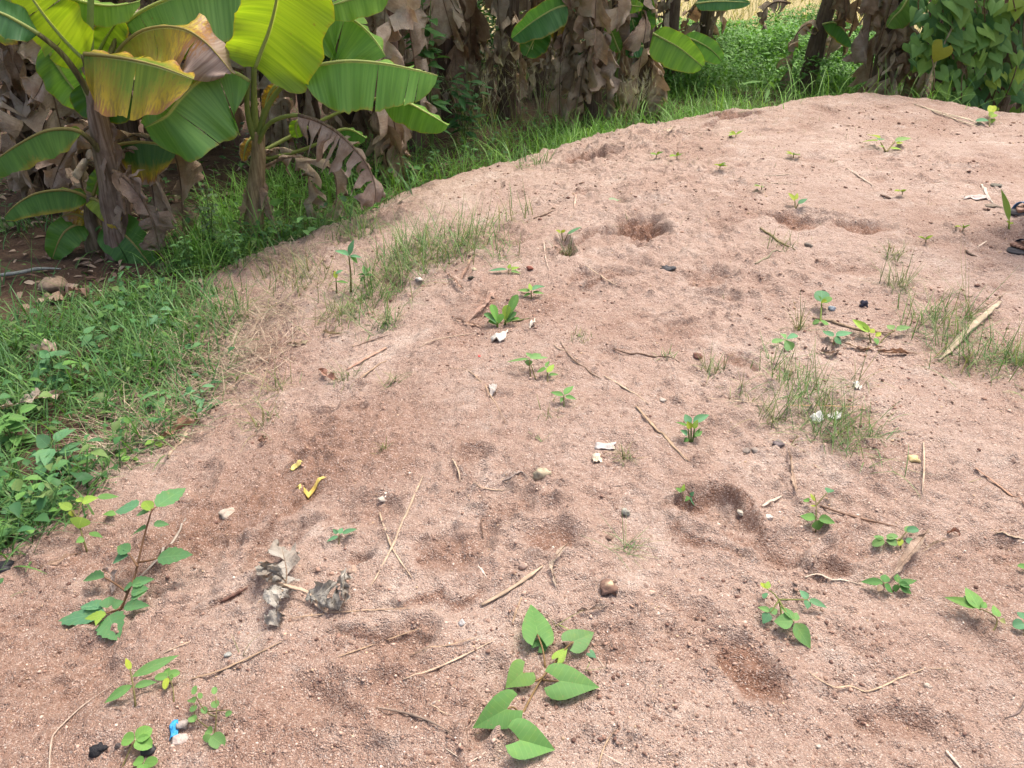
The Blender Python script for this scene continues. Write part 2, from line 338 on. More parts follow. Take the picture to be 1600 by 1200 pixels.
Z = smooth_sand(X, Y); DAMP_AND_SHADE = np.clip(fbm(X, Y, .9, 3, 90)*.5, 0, .3)+np.clip(.75*fbm(X, Y, 1.7, 4, 95)+.36*sstep(.5, -1.1, X)*sstep(3.4, 1.2, Y)-.15*sstep(3, 6, Y), 0, .5)  # moist patches; tree shade painted in at near left, far crest kept paler
for px, py, hw, hh, dep, tilt, da in PITS:
    c = gp0(px, py); r = np.linalg.norm(c-arr(0, 0, CAM_H)); ax = hw*r/FX; ay = gp0(px, py-hh)[1]-c[1]
    q = (abs(X-c[0]) < 2.2*max(ax, ay)) & (abs(Y-c[1]) < 2.2*max(ax, ay))
    x, y = X[q]-c[0], Y[q]-c[1]; x, y = x*math.cos(tilt)+y*math.sin(tilt), -x*math.sin(tilt)+y*math.cos(tilt)
    rr = np.hypot(x/ax, y/ay)+.55*fbm(X[q], Y[q], 9, 4, 33); dep = dep*1.1
    back = np.clip(y/ay, -1, 1)                                    # steeper far wall, soft near wall
    f = sstep(1.1, .45-.25*(back < 0), rr); rim = np.exp(-((rr-1.15)/.18)**2)
    Z[q] += -dep*f+dep*.22*rim+dep*.8*f*fbm(X[q], Y[q], 24, 3, 71); DAMP_AND_SHADE[q] = np.maximum(DAMP_AND_SHADE[q], da*sstep(1.15, .5, rr))
fr = np.random.default_rng(99)                                   # the heap has been trodden all over: shallow scuffs
for _ in range(150):
    cx, cy, aa = fr.uniform(-1.8, 4.5), fr.uniform(.8, 8), fr.random()*PI; al, aw, dep = fr.uniform(.07, .17), fr.uniform(.035, .07), fr.uniform(.008, .024)
    q = (abs(X-cx) < .4) & (abs(Y-cy) < .4); x, y = X[q]-cx, Y[q]-cy; x, y = x*math.cos(aa)+y*math.sin(aa), -x*math.sin(aa)+y*math.cos(aa)
    rr = np.hypot(x/al, y/aw)+.7*fbm(X[q], Y[q], 11, 4, 34); Z[q] += -dep*sstep(1.1, .5, rr)+dep*.55*np.exp(-((rr-1.3)/.22)**2)*(1+2*fbm(X[q], Y[q], 25, 2, 35)); DAMP_AND_SHADE[q] = np.maximum(DAMP_AND_SHADE[q], fr.uniform(0, .5)*sstep(1.2, .6, rr))
for pts, dep in CRACKS:
    P = spline([gp0(*p) for p in pts], 14)
    q = (X > P[:, 0].min()-.2) & (X < P[:, 0].max()+.2) & (Y > P[:, 1].min()-.2) & (Y < P[:, 1].max()+.2); x, y = X[q], Y[q]
    x = x+.05*fbm(X[q], Y[q], 9, 3, 3); y = y+.05*fbm(X[q], Y[q], 9, 3, 8)
    best = np.full(x.shape, 9.); side = np.zeros(x.shape)
    for i in range(13):
        a, b = P[i], P[i+1]; dx, dy = b[0]-a[0], b[1]-a[1]; t = np.clip(((x-a[0])*dx+(y-a[1])*dy)/(dx*dx+dy*dy+1e-12), 0, 1)
        d = np.hypot(x-a[0]-t*dx, y-a[1]-t*dy); k = d < best; best = np.where(k, d, best); side = np.where(k, np.sign(dx*(y-a[1])-dy*(x-a[0])), side)
    g = np.tanh(side*best/.010)*np.where(side > 0, sstep(.10, .0, best)*.5, sstep(.14, .0, best)*.9)*(.75+.9*fbm(x, y, 8, 2, 6))      # a lifted lip above a slumped edge
    Z[q] += .95*dep*g; DAMP_AND_SHADE[q] = np.maximum(DAMP_AND_SHADE[q], .7*sstep(.045, 0, best)*(side < 0))
cl = fbm(X, Y, 17, 3, 41); lump = np.clip(fbm(X, Y, 1.1, 3, 60)+.25, 0, 1)
Z += .024*fbm(X, Y, 2.2, 3, 21)+.020*fbm(X, Y, 6.5, 3, 22)+(.006+.028*lump)*np.maximum(cl-.08, 0)*2+.0075*fbm(X, Y, 34, 2, 23)+.004*fbm(X, Y, 80, 1, 24)
Z += .020*(np.maximum(fbm(X, Y, 26, 2, 77)-.18, 0))*3*(.3+lump)
def lut(A, x, y):
    x = np.asarray(x, float); y = np.asarray(y, float)
    fi = np.interp(x, xs, np.arange(len(xs))); fj = np.interp(y, ys, np.arange(len(ys)))
    i = np.minimum(fi.astype(int), len(xs)-2); j = np.minimum(fj.astype(int), len(ys)-2); u, v = fi-i, fj-j
    return (A[j, i]*(1-u)+A[j, i+1]*u)*(1-v)+(A[j+1, i]*(1-u)+A[j+1, i+1]*u)*v
def ground_h(x, y): return -.42+.05*fbm(np.asarray(x, float), np.asarray(y, float), .8, 3, 200)+.015*fbm(np.asarray(x, float), np.asarray(y, float), 7, 2, 210)
def sand_h(x, y):
    x = np.asarray(x, float); y = np.asarray(y, float); z = lut(Z, x, y)
    return np.where((x < xs[0]) | (x > xs[-1]) | (y > ys[-1]) | (y < ys[0]), -2., z)
def hgt(x, y): return np.maximum(sand_h(x, y), ground_h(x, y))
_T = np.geomspace(.6, 60, 2600)
def gp(px, py, h=0.):                      # where that direction meets the terrain (lifted by h)
    d = ray(px, py); x, y, z = d[0]*_T, d[1]*_T, CAM_H+d[2]*_T; s = z-(hgt(x, y)+h); k = int(np.argmax(s < 0))
    t = _T[k-1]+(_T[k]-_T[k-1])*s[k-1]/(s[k-1]-s[k]+1e-12) if k else _T[-1]
    return arr(d[0]*t, d[1]*t, CAM_H+d[2]*t)
def mpp(p): return np.linalg.norm(p-arr(0, 0, CAM_H))/FX      # metres per photograph pixel at p
# sand sheet, cut away where it lies under the plot
nj, ni = X.shape; idx = np.arange(nj*ni).reshape(nj, ni)
Fq = np.stack([idx[:-1, :-1], idx[:-1, 1:], idx[1:, 1:], idx[1:, :-1]], -1).reshape(-1, 4)
keep = (Z-ground_h(X, Y)).ravel() > -.12; Fq = Fq[keep[Fq].any(1)]
used = np.zeros(nj*ni, bool); used[Fq.ravel()] = True; remap = np.cumsum(used)-1
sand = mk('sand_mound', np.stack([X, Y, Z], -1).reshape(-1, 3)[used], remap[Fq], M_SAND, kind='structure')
attr(sand.data, 'damp_and_shade', DAMP_AND_SHADE.ravel()[used], 'FLOAT')
gx = np.concatenate([-np.geomspace(200, 9, 14), np.arange(-8.8, 9, .12), np.geomspace(9, 200, 14)]); gy = np.concatenate([[-200, -60, -20, -8], np.arange(-4, 16, .12), np.geomspace(16.3, 300, 22)])
GX, GY = np.meshgrid(gx, gy); gi = np.arange(GX.size).reshape(GX.shape)
mk('ground', np.stack([GX, GY, ground_h(GX, GY)], -1).reshape(-1, 3), np.stack([gi[:-1, :-1], gi[:-1, 1:], gi[1:, 1:], gi[1:, :-1]], -1).reshape(-1, 4), M_SOIL, kind='structure')

# crumbs of soil and gravel lying on the sand: beyond counting
ICO_V = unit(np.array([(0, 1, 1.618), (0, -1, 1.618), (0, 1, -1.618), (0, -1, -1.618), (1, 1.618, 0), (-1, 1.618, 0), (1, -1.618, 0), (-1, -1.618, 0), (1.618, 0, 1), (-1.618, 0, 1), (1.618, 0, -1), (-1.618, 0, -1)]))
ICO_F = np.array([(0, 1, 8), (0, 9, 1), (0, 4, 5), (0, 5, 9), (0, 8, 4), (1, 7, 6), (1, 6, 8), (1, 9, 7), (2, 3, 11), (2, 10, 3), (2, 5, 4), (2, 4, 10), (2, 11, 5), (3, 6, 7), (3, 10, 6), (3, 7, 11), (4, 8, 10), (5, 11, 9), (6, 10, 8), (7, 9, 11)])
def crumbs(name, n, smin, smax, cols, dens, seed):
    r = np.random.default_rng(seed); px = r.uniform(-60, 1660, n*4); py = 140+1060*r.random(n*4)**1.3
    b, a = (600-py)/FX, (px-800)/FX; dy, dz = CP+b*SP, -SP+b*CP; t = -CAM_H/dz
    for _ in range(4): t = np.clip((hgt(a*t, dy*t)-CAM_H)/dz, .5, 14)
    x, y = a*t, dy*t; w = dens(x, y); k = (r.random(n*4) < w) & (sand_h(x, y) > ground_h(x, y)+.01); x, y = x[k][:n], y[k][:n]; n = len(x)
    s = smin*(smax/smin)**(r.random(n)**2.6)*(.38+.20*y)
    dirs = unit(r.normal(size=(n, 1, 3)))
    V = ICO_V[None]*(1+.95*(r.random((n, 12, 1))-.5))*s[:, None, None]*np.stack([r.uniform(.8, 1.4, n), r.uniform(.8, 1.4, n), r.uniform(.5, .9, n)], -1)[:, None]
    th = r.random(n)*2*PI; c, q = np.cos(th)[:, None], np.sin(th)[:, None]
    V = np.stack([V[..., 0]*c-V[..., 1]*q, V[..., 0]*q+V[..., 1]*c, V[..., 2]], -1)+np.stack([x, y, hgt(x, y)+s*.08], -1)[:, None]
    F = (ICO_F[None]+12*np.arange(n)[:, None, None]).reshape(-1, 3)
    c = np.array(cols)[r.integers(0, len(cols), n)]*(.7+.6*r.random((n, 1)))
    mk(name, V.reshape(-1, 3), F, M_CRUMB, None, np.repeat(c, 12, 0), kind='stuff', label=LAB[name], category=name.split('_')[-1])
LAB = {'soil_crumbs': 'small dark crumbs of soil strewn over the sand', 'gravel': 'tiny pale quartz gravel grains scattered on the sand'}
crumbs('soil_crumbs', 12000, .0013, .0085, [(.24, .15, .115), (.17, .10, .08), (.32, .21, .16), (.40, .28, .22), (.44, .32, .26)], lambda x, y: np.clip(.25+1.3*fbm(x, y, 1.6, 3, 300), .04, 1), 4)
crumbs('gravel', 8000, .0011, .0055, [(.55, .42, .34), (.62, .52, .44), (.47, .33, .26), (.4, .27, .2), (.5, .36, .24)], lambda x, y: np.clip(.3+.9*fbm(x, y, 2.1, 3, 400), .05, 1), 5)

# ------------------------------------------------------------------ banana plants
GREENS = [(.12, .23, .045), (.10, .205, .04), (.145, .27, .05), (.09, .19, .045), (.17, .30, .045)]
DEADS = [(.45, .355, .265), (.37, .28, .20), (.54, .45, .35), (.28, .20, .14), (.48, .37, .275), (.42, .35, .285)]
def prof(v):                               # width of a banana blade along its length
    return np.clip(np.minimum(1-np.exp(-v*11), 1), 0, 1)*np.sqrt(np.clip(1-np.clip((v-.30)/.71, 0, 1)**2.2, 0, 1))
def leaf(parent, P, w, dirs, col, age=0., tears=0, dead=False, sag=.25, ripple=.012, seed=0, name=None, rib=.010, cut=None, n=30, m=6, label=None, wprof=None, crumple=0., jag=.06, cf=.5):
    """one leaf: P = midrib points, w = (half width, half width), dirs = (direction, direction) of the two halves."""
    r = np.random.default_rng(seed+1); M = spline(P, n); L = np.linalg.norm(np.diff(M, axis=0), axis=1).sum(); v = np.linspace(0, 1, n)
    T = unit(np.gradient(M, axis=0)); V, F, U, A = [], [], [], []; k0 = 0
    agef = age if callable(age) else (lambda v, u: age+.42*abs(u)**9)
    for h in (0, 1):
        if w[h] <= 0: continue
        D = dirs[h]; D = np.asarray(D, float)
        if D.ndim == 2: D = D[0]+(D[1]-D[0])*v[:, None]
        else: D = np.tile(D, (n, 1))
        D = unit(D-T*(D*T).sum(-1, keepdims=True)); N = unit(np.cross(T, D))
        cuts = np.sort(r.choice(np.arange(3, n-3), size=min(tears, n-8), replace=False)) if tears else np.array([], int)
        segs = np.split(np.arange(n), cuts); wp = (wprof or prof)(v)*w[h]
        for si, sg in enumerate(segs):
            if si and len(sg): sg = np.r_[sg[0]-1, sg]                          # strips meet at the rib
            if len(sg) < 2: continue
            a, b = v[sg[0]], v[sg[-1]]; loc = (v[sg]-a)/max(b-a, 1e-6)
            ang = r.normal()*(.5 if dead else .10) if tears else 0.; sg_len = (1-.35*r.random() if dead else 1.); pinch = (.05 if not dead else .5)*(1 if tears else 0)
            s = np.linspace(0, 1, m+1); q = np.arange(m+1); i = np.asarray(sg); ns = len(sg)
            edge = wp[i]*sg_len*(1+.03*np.sin(i*.8+si)+(jag if dead else .014)*r.normal(size=ns)); lo = (loc-.5)
            t = s[None, :, None]; an = (ang*s)[None, :, None]; Di, Ni, Ti = D[i][:, None], N[i][:, None], T[i][:, None]; ed = edge[:, None, None]
            p = M[i][:, None]+(Di*np.cos(an)+Ni*np.sin(an))*ed*t+arr(0, 0, -1)*sag*ed*t*t-Ti*(lo*pinch*(b-a)*L)[:, None, None]*t
            p = p+Ni*ripple*np.sin(v[i]*26+seed+2.5*h)[:, None, None]*t*t
            if crumple:
                I, Q_ = np.meshgrid(i, q, indexing='ij'); p = p+crumple*t*(Ni*(vnoise(I*.45*cf+seed*3.1, Q_*.9*cf+h*7, 5)*2.2)[..., None]+Di*vnoise(I*.6*cf+seed, Q_*.7*cf+h*5, 9)[..., None]+Ti*vnoise(I*.5*cf+seed, Q_*1.1*cf+h*3, 2)[..., None])
            V += list(p.reshape(-1, 3)); sg_u = 1 if h else -1
            for j in range(ns):
                for t in s: U.append((sg_u*t, v[i[j]]*L, seed*1.37+h*.5)); A.append(agef(v[i[j]], sg_u*t))
            c = m+1
            for j in range(len(sg)-1):
                for q in range(m):
                    i = k0+j*c+q; f = (i, i+1, i+c+1, i+c); F.append(f if h else f[::-1])
            k0 += len(sg)*c
    nm = name or ('dead_leaf' if dead else 'leaf')
    C = np.tile(np.asarray(col, float), (len(V), 1))
    o = mk(nm, V, F, M_DEAD if dead else M_BAN, parent, C, uvw=np.array(U), age=np.array(A, float))
    if label: o['label'] = label
    if rib:
        Vr, Fr = tube(M, rib*1.3*np.linspace(1, .18, n), 6)
        rc = (.27, .19, .13) if dead else (np.array([.42, .47, .17]) if not callable(age) and age < .8 else np.array([.34, .28, .10]))
        mk('midrib', Vr, Fr, M_STEM if dead else M_WEED, o, np.tile(np.asarray(rc, float), (len(Vr), 1)))
    return o
def petiole(parent, P, r0, r1, col, name='petiole'):
    M = spline(P, 14); V, F = tube(M, np.linspace(r0, r1, 14), 7); return mk(name, V, F, M_WEED if col[1] > col[0] else M_STEM, parent, np.tile(arr(*col), (len(V), 1)))
def pseudostem(parent, P, r, col, seed=0):
    n = 26; M = spline(P, n); rad = np.interp(np.linspace(0, 1, n), np.linspace(0, 1, len(r)), r); k = 14; T, N = frames(M); B = np.cross(T, N); V = []
    for i in range(n):
        for j in range(k):
            a = j*2*PI/k+.25*i*0; lay = .10*(((i*1.0+j*.6+seed) % 6)/6)                # overlapping leaf sheaths
            rr = rad[i]*(1+lay+.10*vnoise(np.array(j*.9+seed), np.array(i*.35), 3))
            V.append(M[i]+rr*(math.cos(a)*B[i]+math.sin(a)*N[i]))
    F = [(i*k+j, i*k+(j+1) % k, (i+1)*k+(j+1) % k, (i+1)*k+j) for i in range(n-1) for j in range(k)]+[tuple((n-1)*k+j for j in range(k))]
    V = np.array(V); C = np.tile(arr(*col), (len(V), 1)); return mk('pseudostem', V, F, M_STEM, parent, C)
def sheath(parent, p, az, h, w, seed, col=None):             # a dry leaf base peeling off the stem
    r = np.random.default_rng(seed); o = arr(math.cos(az), math.sin(az), 0)
    P = [p, p+o*.05*r.random()+arr(0, 0, -h*.3), p+o*(.05+.05*r.random())+arr(0, 0, -h*.65), p+o*(.08+.08*r.random())+arr(0, 0, -h)]
    t = arr(-o[1], o[0], 0)
    return leaf(parent, P, (w, w), (t*.9-o*.35, -t*.9-o*.35), col or DEADS[r.integers(0, 6)], dead=True, tears=2, sag=.1, seed=seed, name='dry_sheath', rib=0, n=14, m=3, crumple=.02,
                wprof=lambda v: np.clip(1.15-.75*v, .2, 1))
def hang(parent, p, az, L, w, seed, col=None, out=.25, n=30, tw=None, tears=3):
    """a dead leaf hanging down from p, folded and torn"""
    r = np.random.default_rng(seed); o = arr(math.cos(az), math.sin(az), 0); t = arr(-o[1], o[0], 0)
    sw = t*r.normal()*.10*L; P = [p, p+o*out*.5+arr(0, 0, .06), p+o*out+arr(0, 0, -.08*L), p+o*out*1.05+sw*.4+arr(0, 0, -.45*L), p+o*out*.9+sw+arr(0, 0, -L)]
    f1, f2 = r.uniform(.1, 1.0, 2); tw = r.normal()*.6 if tw is None else tw
    ct, s_ = math.cos(tw), math.sin(tw); d1 = t*ct+o*s_; d2 = o*ct-t*s_
    return leaf(parent, P, (w*r.uniform(.6, 1.3), w*r.uniform(.6, 1.3)), (d1+d2*f1, -d1+d2*f2), col or DEADS[r.integers(0, 6)], dead=True, tears=tears+int(r.integers(0, 5)), sag=r.uniform(.4, 1.2), jag=.10, seed=seed,
                n=n, m=5, crumple=w*.75, rib=.009, wprof=lambda v: np.clip((1-np.exp(-(v-.12)*9)), 0, 1)*np.sqrt(np.clip(1-np.clip((v-.5)/.51, 0, 1)**2, 0, 1)))
def G(px, py): return gp(px, py)
def plant(label, base, group='banana plants'): return thing('banana_plant', label, 'banana plant', base, group)
def green_dirs(n=1): return (arr(.2, -.4, -1), arr(-.1, 1, -.2))

# --- the young plant at the rim of the heap, middle left
b1 = gp(395, 374); y1 = b1[1]
p1 = plant('young banana plant with broad fresh green leaves at the rim of the sand heap', b1-arr(0, 0, .03))
pseudostem(p1, [b1-arr(0, 0, .05), at(398, 310, y1), at(403, 255, y1), at(404, 205, y1)], [.072, .06, .05, .036], (.36, .27, .15), 2)
def L1(pet, rib, w, dirs, col, pr=(.022, .014), Yp=None, **k):
    Yp = y1 if Yp is None else Yp
    if pet: petiole(p1, [at(a, b, Yp+dy) for a, b, dy in pet], *pr, (.22, .26, .07))
    return leaf(p1, [at(a, b, Yp+dy) for a, b, dy in rib], w, dirs, col, **k)
L1([(403, 232, 0), (408, 195, -.03), (428, 150, -.05), (466, 113, -.08)], [(464, 114, -.08), (500, 101, -.10), (545, 95, -.12), (600, 99, -.14), (650, 109, -.15), (684, 118, -.15)], (.29, .28), (arr(0, -.45, -1), arr(0, .9, -.15)), (.115, .25, .055), seed=3, sag=.05, ripple=.02, tears=3)
L1([(400, 232, 0), (396, 170, -.02), (398, 104, -.06)], [(399, 106, -.06), (408, 80, -.08), (420, 48, -.12), (431, 5, -.18), (441, -60, -.28), (455, -150, -.5)], (.21, .33), (arr(-1, -.35, -.1), arr(1, -.30, -.12)), (.20, .31, .03), seed=8, sag=.10, ripple=.025, wprof=lambda v: np.clip(1-np.exp(-(v+.015)*30), 0, 1)*np.sqrt(np.clip(1-np.clip((v-.55)/.46, 0, 1)**2, 0, 1)))
L1([(402, 232, .03), (397, 140, .08), (397, 60, .12)], [(397, 62, .12), (396, 30, .12), (395, -5, .12), (392, -60, .15), (380, -150, .1)], (.26, .14), (arr(-1, .1, 0), arr(1, .2, 0)), (.13, .25, .05), seed=12, sag=.1)
L1([(404, 235, .05), (420, 150, .15), (468, 55, .28)], [(466, 58, .28), (490, 36, .3), (518, 23, .3), (548, 29, .28), (578, 53, .25), (603, 88, .22)], (.31, .20), (arr(-.35, -.4, -1), arr(.1, .9, -.1)), (.125, .255, .05), seed=15, sag=.05, ripple=.02, tears=2)
L1([(404, 230, 0), (392, 200, -.03), (386, 165, -.05), (388, 128, -.06)], [(390, 128, -.06), (365, 113, -.14), (335, 113, -.22), (308, 127, -.30), (282, 152, -.38), (262, 178, -.45), (247, 188, -.46), (226, 199, -.40)], (.37, .16), ([arr(.35, -.3, -1), arr(.75, -.1, -.75)], arr(-.7, .5, .1)), (.12, .26, .07), seed=20, sag=.02, ripple=.02, tears=2)
L1([(402, 230, -.02), (418, 196, -.06), (442, 183, -.1), (470, 180, -.12)], [(466, 180, -.12), (495, 188, -.14), (525, 205, -.17), (552, 230, -.2), (574, 258, -.22), (586, 290, -.22), (585, 318, -.2)], (.26, .17), (arr(-.5, -.3, -1), arr(.1, .6, -.7)), (.46, .36, .29), dead=True, tears=9, seed=25, sag=.35, crumple=.06, pr=(.016, .012), wprof=lambda v: np.clip(1-np.exp(-(v+.02)*14), 0, 1)*(1-.35*v), label='withered brown torn leaf bent down')
L1(None, [(466, 188, .25), (462, 200, .25), (466, 215, .25)], (.05, .07), (arr(-1, 0, 0), arr(1, 0, 0)), (.14, .26, .03), seed=28, n=14)
L1([(404, 250, .1), (470, 235, .2), (530, 208, .25)], [(524, 206, .25), (545, 202, .25), (572, 216, .22)], (.10, .08), (arr(0, -.4, -1), arr(0, 1, .1)), (.07, .18, .03), seed=31, n=16, pr=(.014, .01))
L1(None, [(432, 132, .12), (420, 148, .12), (413, 170, .1)], (.05, .06), (arr(-1, 0, -.2), arr(1, -.2, 0)), (.2, .2, .03), age=.68, seed=33, n=14, tears=2)
L1(None, [(398, 212, .1), (386, 225, .06), (380, 252, .05)], (.05, .05), (arr(-1, 0, -.2), arr(1, -.2, 0)), (.2, .2, .03), age=.7, seed=35, n=14, tears=2)
L1([(404, 240, .1), (520, 180, .5), (600, 150, .55)], [(596, 152, .55), (635, 160, .5), (670, 178, .45), (700, 196, .4)], (.13, .10), (arr(-.3, -.2, -1), arr(0, 1, .2)), (.11, .24, .04), seed=36, n=18, pr=(.014, .01))
for k, (px, py, az, h) in enumerate([(398, 300, -1.7, .38), (385, 290, -2.4, .34), (410, 280, -.9, .42), (400, 255, -1.4, .30), (392, 320, 3.0, .25)]): sheath(p1, at(px, py, y1), az, h, .06, 40+k, [(.36, .27, .19), (.42, .31, .2), (.3, .21, .15)][k % 3])
hang(p1, at(410, 262, y1+.1), .2, .45, .10, 50, out=.45); hang(p1, at(404, 250, y1+.1), .5, .5, .10, 51, out=.3)

# --- the plant left of it, and its sucker
b2 = gp(190, 398); y2 = b2[1]
p2 = plant('banana plant at left with yellow-spotted leaves and brown leaf draped on its stem', b2-arr(0, 0, .03))
pseudostem(p2, [b2-arr(0, 0, .05), at(180, 320, y2), at(165, 240, y2), at(152, 175, y2), at(146, 140, y2)], [.10, .085, .07, .06, .04], (.30, .215, .165), 5)
def L2(pet, rib, w, dirs, col, pr=(.022, .014), **k):
    if pet: petiole(p2, [at(a, b, y2+dy) for a, b, dy in pet], *pr, (.20, .19, .07))
    return leaf(p2, [at(a, b, y2+dy) for a, b, dy in rib], w, dirs, col, **k)
L2([(150, 165, 0), (125, 122, -.05), (95, 82, -.1), (58, 52, -.15)], [(60, 53, -.15), (32, 36, -.2), (0, 20, -.25), (-50, 8, -.3), (-110, 20, -.35)], (.12, .2), (arr(.1, -.5, -1), arr(0, 1, .1)), (.045, .13, .05), seed=60, sag=.05)
L2([(150, 150, .02), (140, 112, .04), (134, 92, .05)], [(136, 96, .05), (112, 74, .05), (80, 38, .06), (52, 0, .06), (20, -50, .05), (-20, -110, 0)], (.33, .16), (arr(.75, -.35, .45), arr(-.8, .3, -.3)), (.20, .30, .025), seed=63, sag=.06, ripple=.02, tears=2, wprof=lambda v: np.clip(1-np.exp(-(v+.02)*16), 0, 1)*np.sqrt(np.clip(1-np.clip((v-.5)/.51, 0, 1)**2, 0, 1)))
petiole(p2, [at(a, b, y2+.06) for a, b in ((150, 160), (143, 110), (141, 60), (142, 10), (146, -60))], .024, .016, (.27, .35, .12))
leaf(p2, [at(a, b, y2+.06) for a, b in ((146, -60), (152, -110), (165, -170), (190, -230))], (.3, .3), (arr(-1, -.2, 0), arr(1, -.2, 0)), (.13, .24, .03), seed=64)
L2([(152, 150, .05), (160, 112, .1), (180, 88, .14)], [(178, 90, .14), (196, 66, .12), (222, 48, .1), (255, 41, .08), (290, 46, .06), (320, 65, .04), (345, 92, .02), (362, 114, 0)], (.31, .24), (arr(.05, -.45, -1), arr(0, .9, .0)), (.15, .22, .03), age=lambda v, u: .40+1.25*max(0, v-.43)+.12*abs(u), seed=66, sag=.06, tears=2, crumple=.03, ripple=.03, label='leaf half yellow and half dried brown')
L2([(152, 155, -.03), (140, 120, -.1), (130, 86, -.14)], [(131, 84, -.14), (165, 87, -.16), (205, 93, -.18), (250, 104, -.19), (302, 124, -.2)], (.31, .18), (arr(-.1, -.4, -1), arr(0, .9, 0)), (.13, .20, .025), age=lambda v, u: .26+.42*abs(u)**1.5+.10*math.sin(v*9), seed=68, sag=.04, tears=2, ripple=.02, label='green leaf streaked yellow with brown lower edge', wprof=lambda v: np.clip(1-np.exp(-(v+.03)*22), 0, 1)*np.sqrt(np.clip(1-np.clip((v-.45)/.56, 0, 1)**2, 0, 1)))
L2([(158, 240, -.04), (145, 222, -.08), (126, 206, -.12)], [(128, 207, -.12), (105, 201, -.15), (70, 205, -.18), (35, 222, -.2), (0, 245, -.22), (-30, 268, -.24)], (.15, .12), (arr(.1, -.4, -1), arr(0, 1, -.1)), (.09, .19, .03), age=lambda v, u: .12+.3*abs(u)**3+.12*math.sin(v*14), seed=70, sag=.05)
L2([(165, 235, .1), (180, 225, .12)], [(178, 228, .12), (215, 222, .12), (250, 226, .1), (275, 240, .08)], (.22, .1), (arr(0, -.3, -1), arr(0, 1, 0)), (.06, .14, .03), age=lambda v, u: .1+.8*abs(u)**2.2, seed=72, n=18)
L2(None, [(70, 68, .2), (88, 100, .2), (112, 135, .2), (142, 165, .2)], (.13, .14), (arr(-1, -.1, -.4), arr(.9, 0, .3)), (.11, .24, .05), seed=74, n=18)
L2(None, [(150, 92, .3), (165, 60, .3), (190, 25, .3)], (.1, .12), (arr(-1, -.1, .2), arr(.9, 0, -.3)), (.13, .22, .03), age=.22, seed=76, n=18)
L2([(155, 150, .1), (170, 90, .25), (190, 42, .35)], [(190, 40, .35), (225, 15, .36), (270, -5, .36), (320, -18, .36), (380, -22, .36), (440, -10, .36)], (.36, .3), (arr(.1, -.35, -1), arr(0, .9, 0)), (.135, .26, .08), seed=78, sag=.03, ripple=.025, tears=2)
L2(None, [(128, 130, .05), (140, 160, .05), (150, 168, .04)], (.1, .12), (arr(-.8, -.2, -.8), arr(1, 0, -.5)), (.05, .13, .025), seed=79, n=14)
L2(None, [(160, 145, .08), (178, 155, .08), (205, 150, .08)], (.12, .05), (arr(0, -.2, -1), arr(0, .5, .5)), (.045, .12, .025), seed=80, n=14)
for k, (px, py, az, h) in enumerate([(160, 185, -1.8, .35), (168, 215, -1.2, .45), (176, 262, -1.6, .4), (182, 300, -2.2, .4), (190, 330, -.9, .35), (163, 230, 2.8, .4)]): sheath(p2, at(px, py, y2), az, h, .075, 85+k, [(.34, .25, .2), (.28, .2, .15), (.4, .31, .24)][k % 3])
leaf(p2, [at(176, 268, y2-.1), at(198, 280, y2-.16), at(222, 310, y2-.2), at(240, 350, y2-.2), at(250, 398, y2-.15)], (.16, .12), (arr(-.9, -.5, -.3), arr(.6, -.2, -.2)), (.33, .25, .2), dead=True, tears=3, seed=95, crumple=.05, sag=.2, rib=.012, label='long withered leaf hanging down the stem')
hang(p2, at(185, 250, y2+.1), .1, .5, .12, 96, out=.16); hang(p2, at(172, 230, y2+.12), .5, .6, .12, 97, out=.35); hang(p2, at(165, 270, y2+.1), 2.9, .55, .12, 98, out=.2)
bs = gp(146, 392); ys_ = bs[1]
p3 = thing('banana_sucker', 'low banana sucker with drooping small leaves in front of the left banana stem', 'banana plant', bs-arr(0, 0, .02))
pseudostem(p3, [bs-arr(0, 0, .04), at(145, 360, ys_), at(141, 330, ys_), at(140, 305, ys_)], [.055, .05, .04, .022], (.29, .22, .16), 9)
for k, (rb, w, d, c, ag) in enumerate([
        ([(140, 312, 0), (118, 300, -.05), (92, 297, -.08), (55, 303, -.1), (25, 320, -.12), (6, 340, -.14)], (.13, .09), (arr(0, -.4, -1), arr(0, 1, -.1)), (.08, .18, .035), lambda v, u: .1+.42*abs(u)**3),
        ([(140, 310, 0), (155, 315, -.08), (172, 335, -.14), (183, 358, -.17)], (.075, .085), (arr(-.9, -.1, -.35), arr(.9, -.1, -.1)), (.18, .25, .03), lambda v, u: .15+.55*v**2),
        ([(138, 352, 0), (118, 352, -.06), (98, 366, -.12), (82, 404, -.16)], (.10, .12), (arr(-.7, -.2, .2), arr(.7, -.3, -.5)), (.07, .17, .03), lambda v, u: .05),
        ([(160, 352, -.02), (182, 358, -.1), (208, 380, -.18), (242, 424, -.24)], (.16, .15), (arr(-.8, -.2, -.5), arr(.7, -.1, .5)), (.06, .155, .03), lambda v, u: .08),
        ([(138, 345, 0), (118, 335, -.05), (96, 338, -.06)], (.06, .06), (arr(0, -.2, -1), arr(0, .8, .4)), (.12, .17, .03), lambda v, u: .55+.3*v),
        ([(146, 305, 0), (152, 285, -.02), (160, 262, -.03)], (.06, .04), (arr(-1, 0, 0), arr(1, 0, 0)), (.1, .2, .05), lambda v, u: .05)]):
    leaf(p3, [at(a, b, ys_+dy) for a, b, dy in rb], w, d, c, age=ag, seed=100+k, n=18, sag=.1)

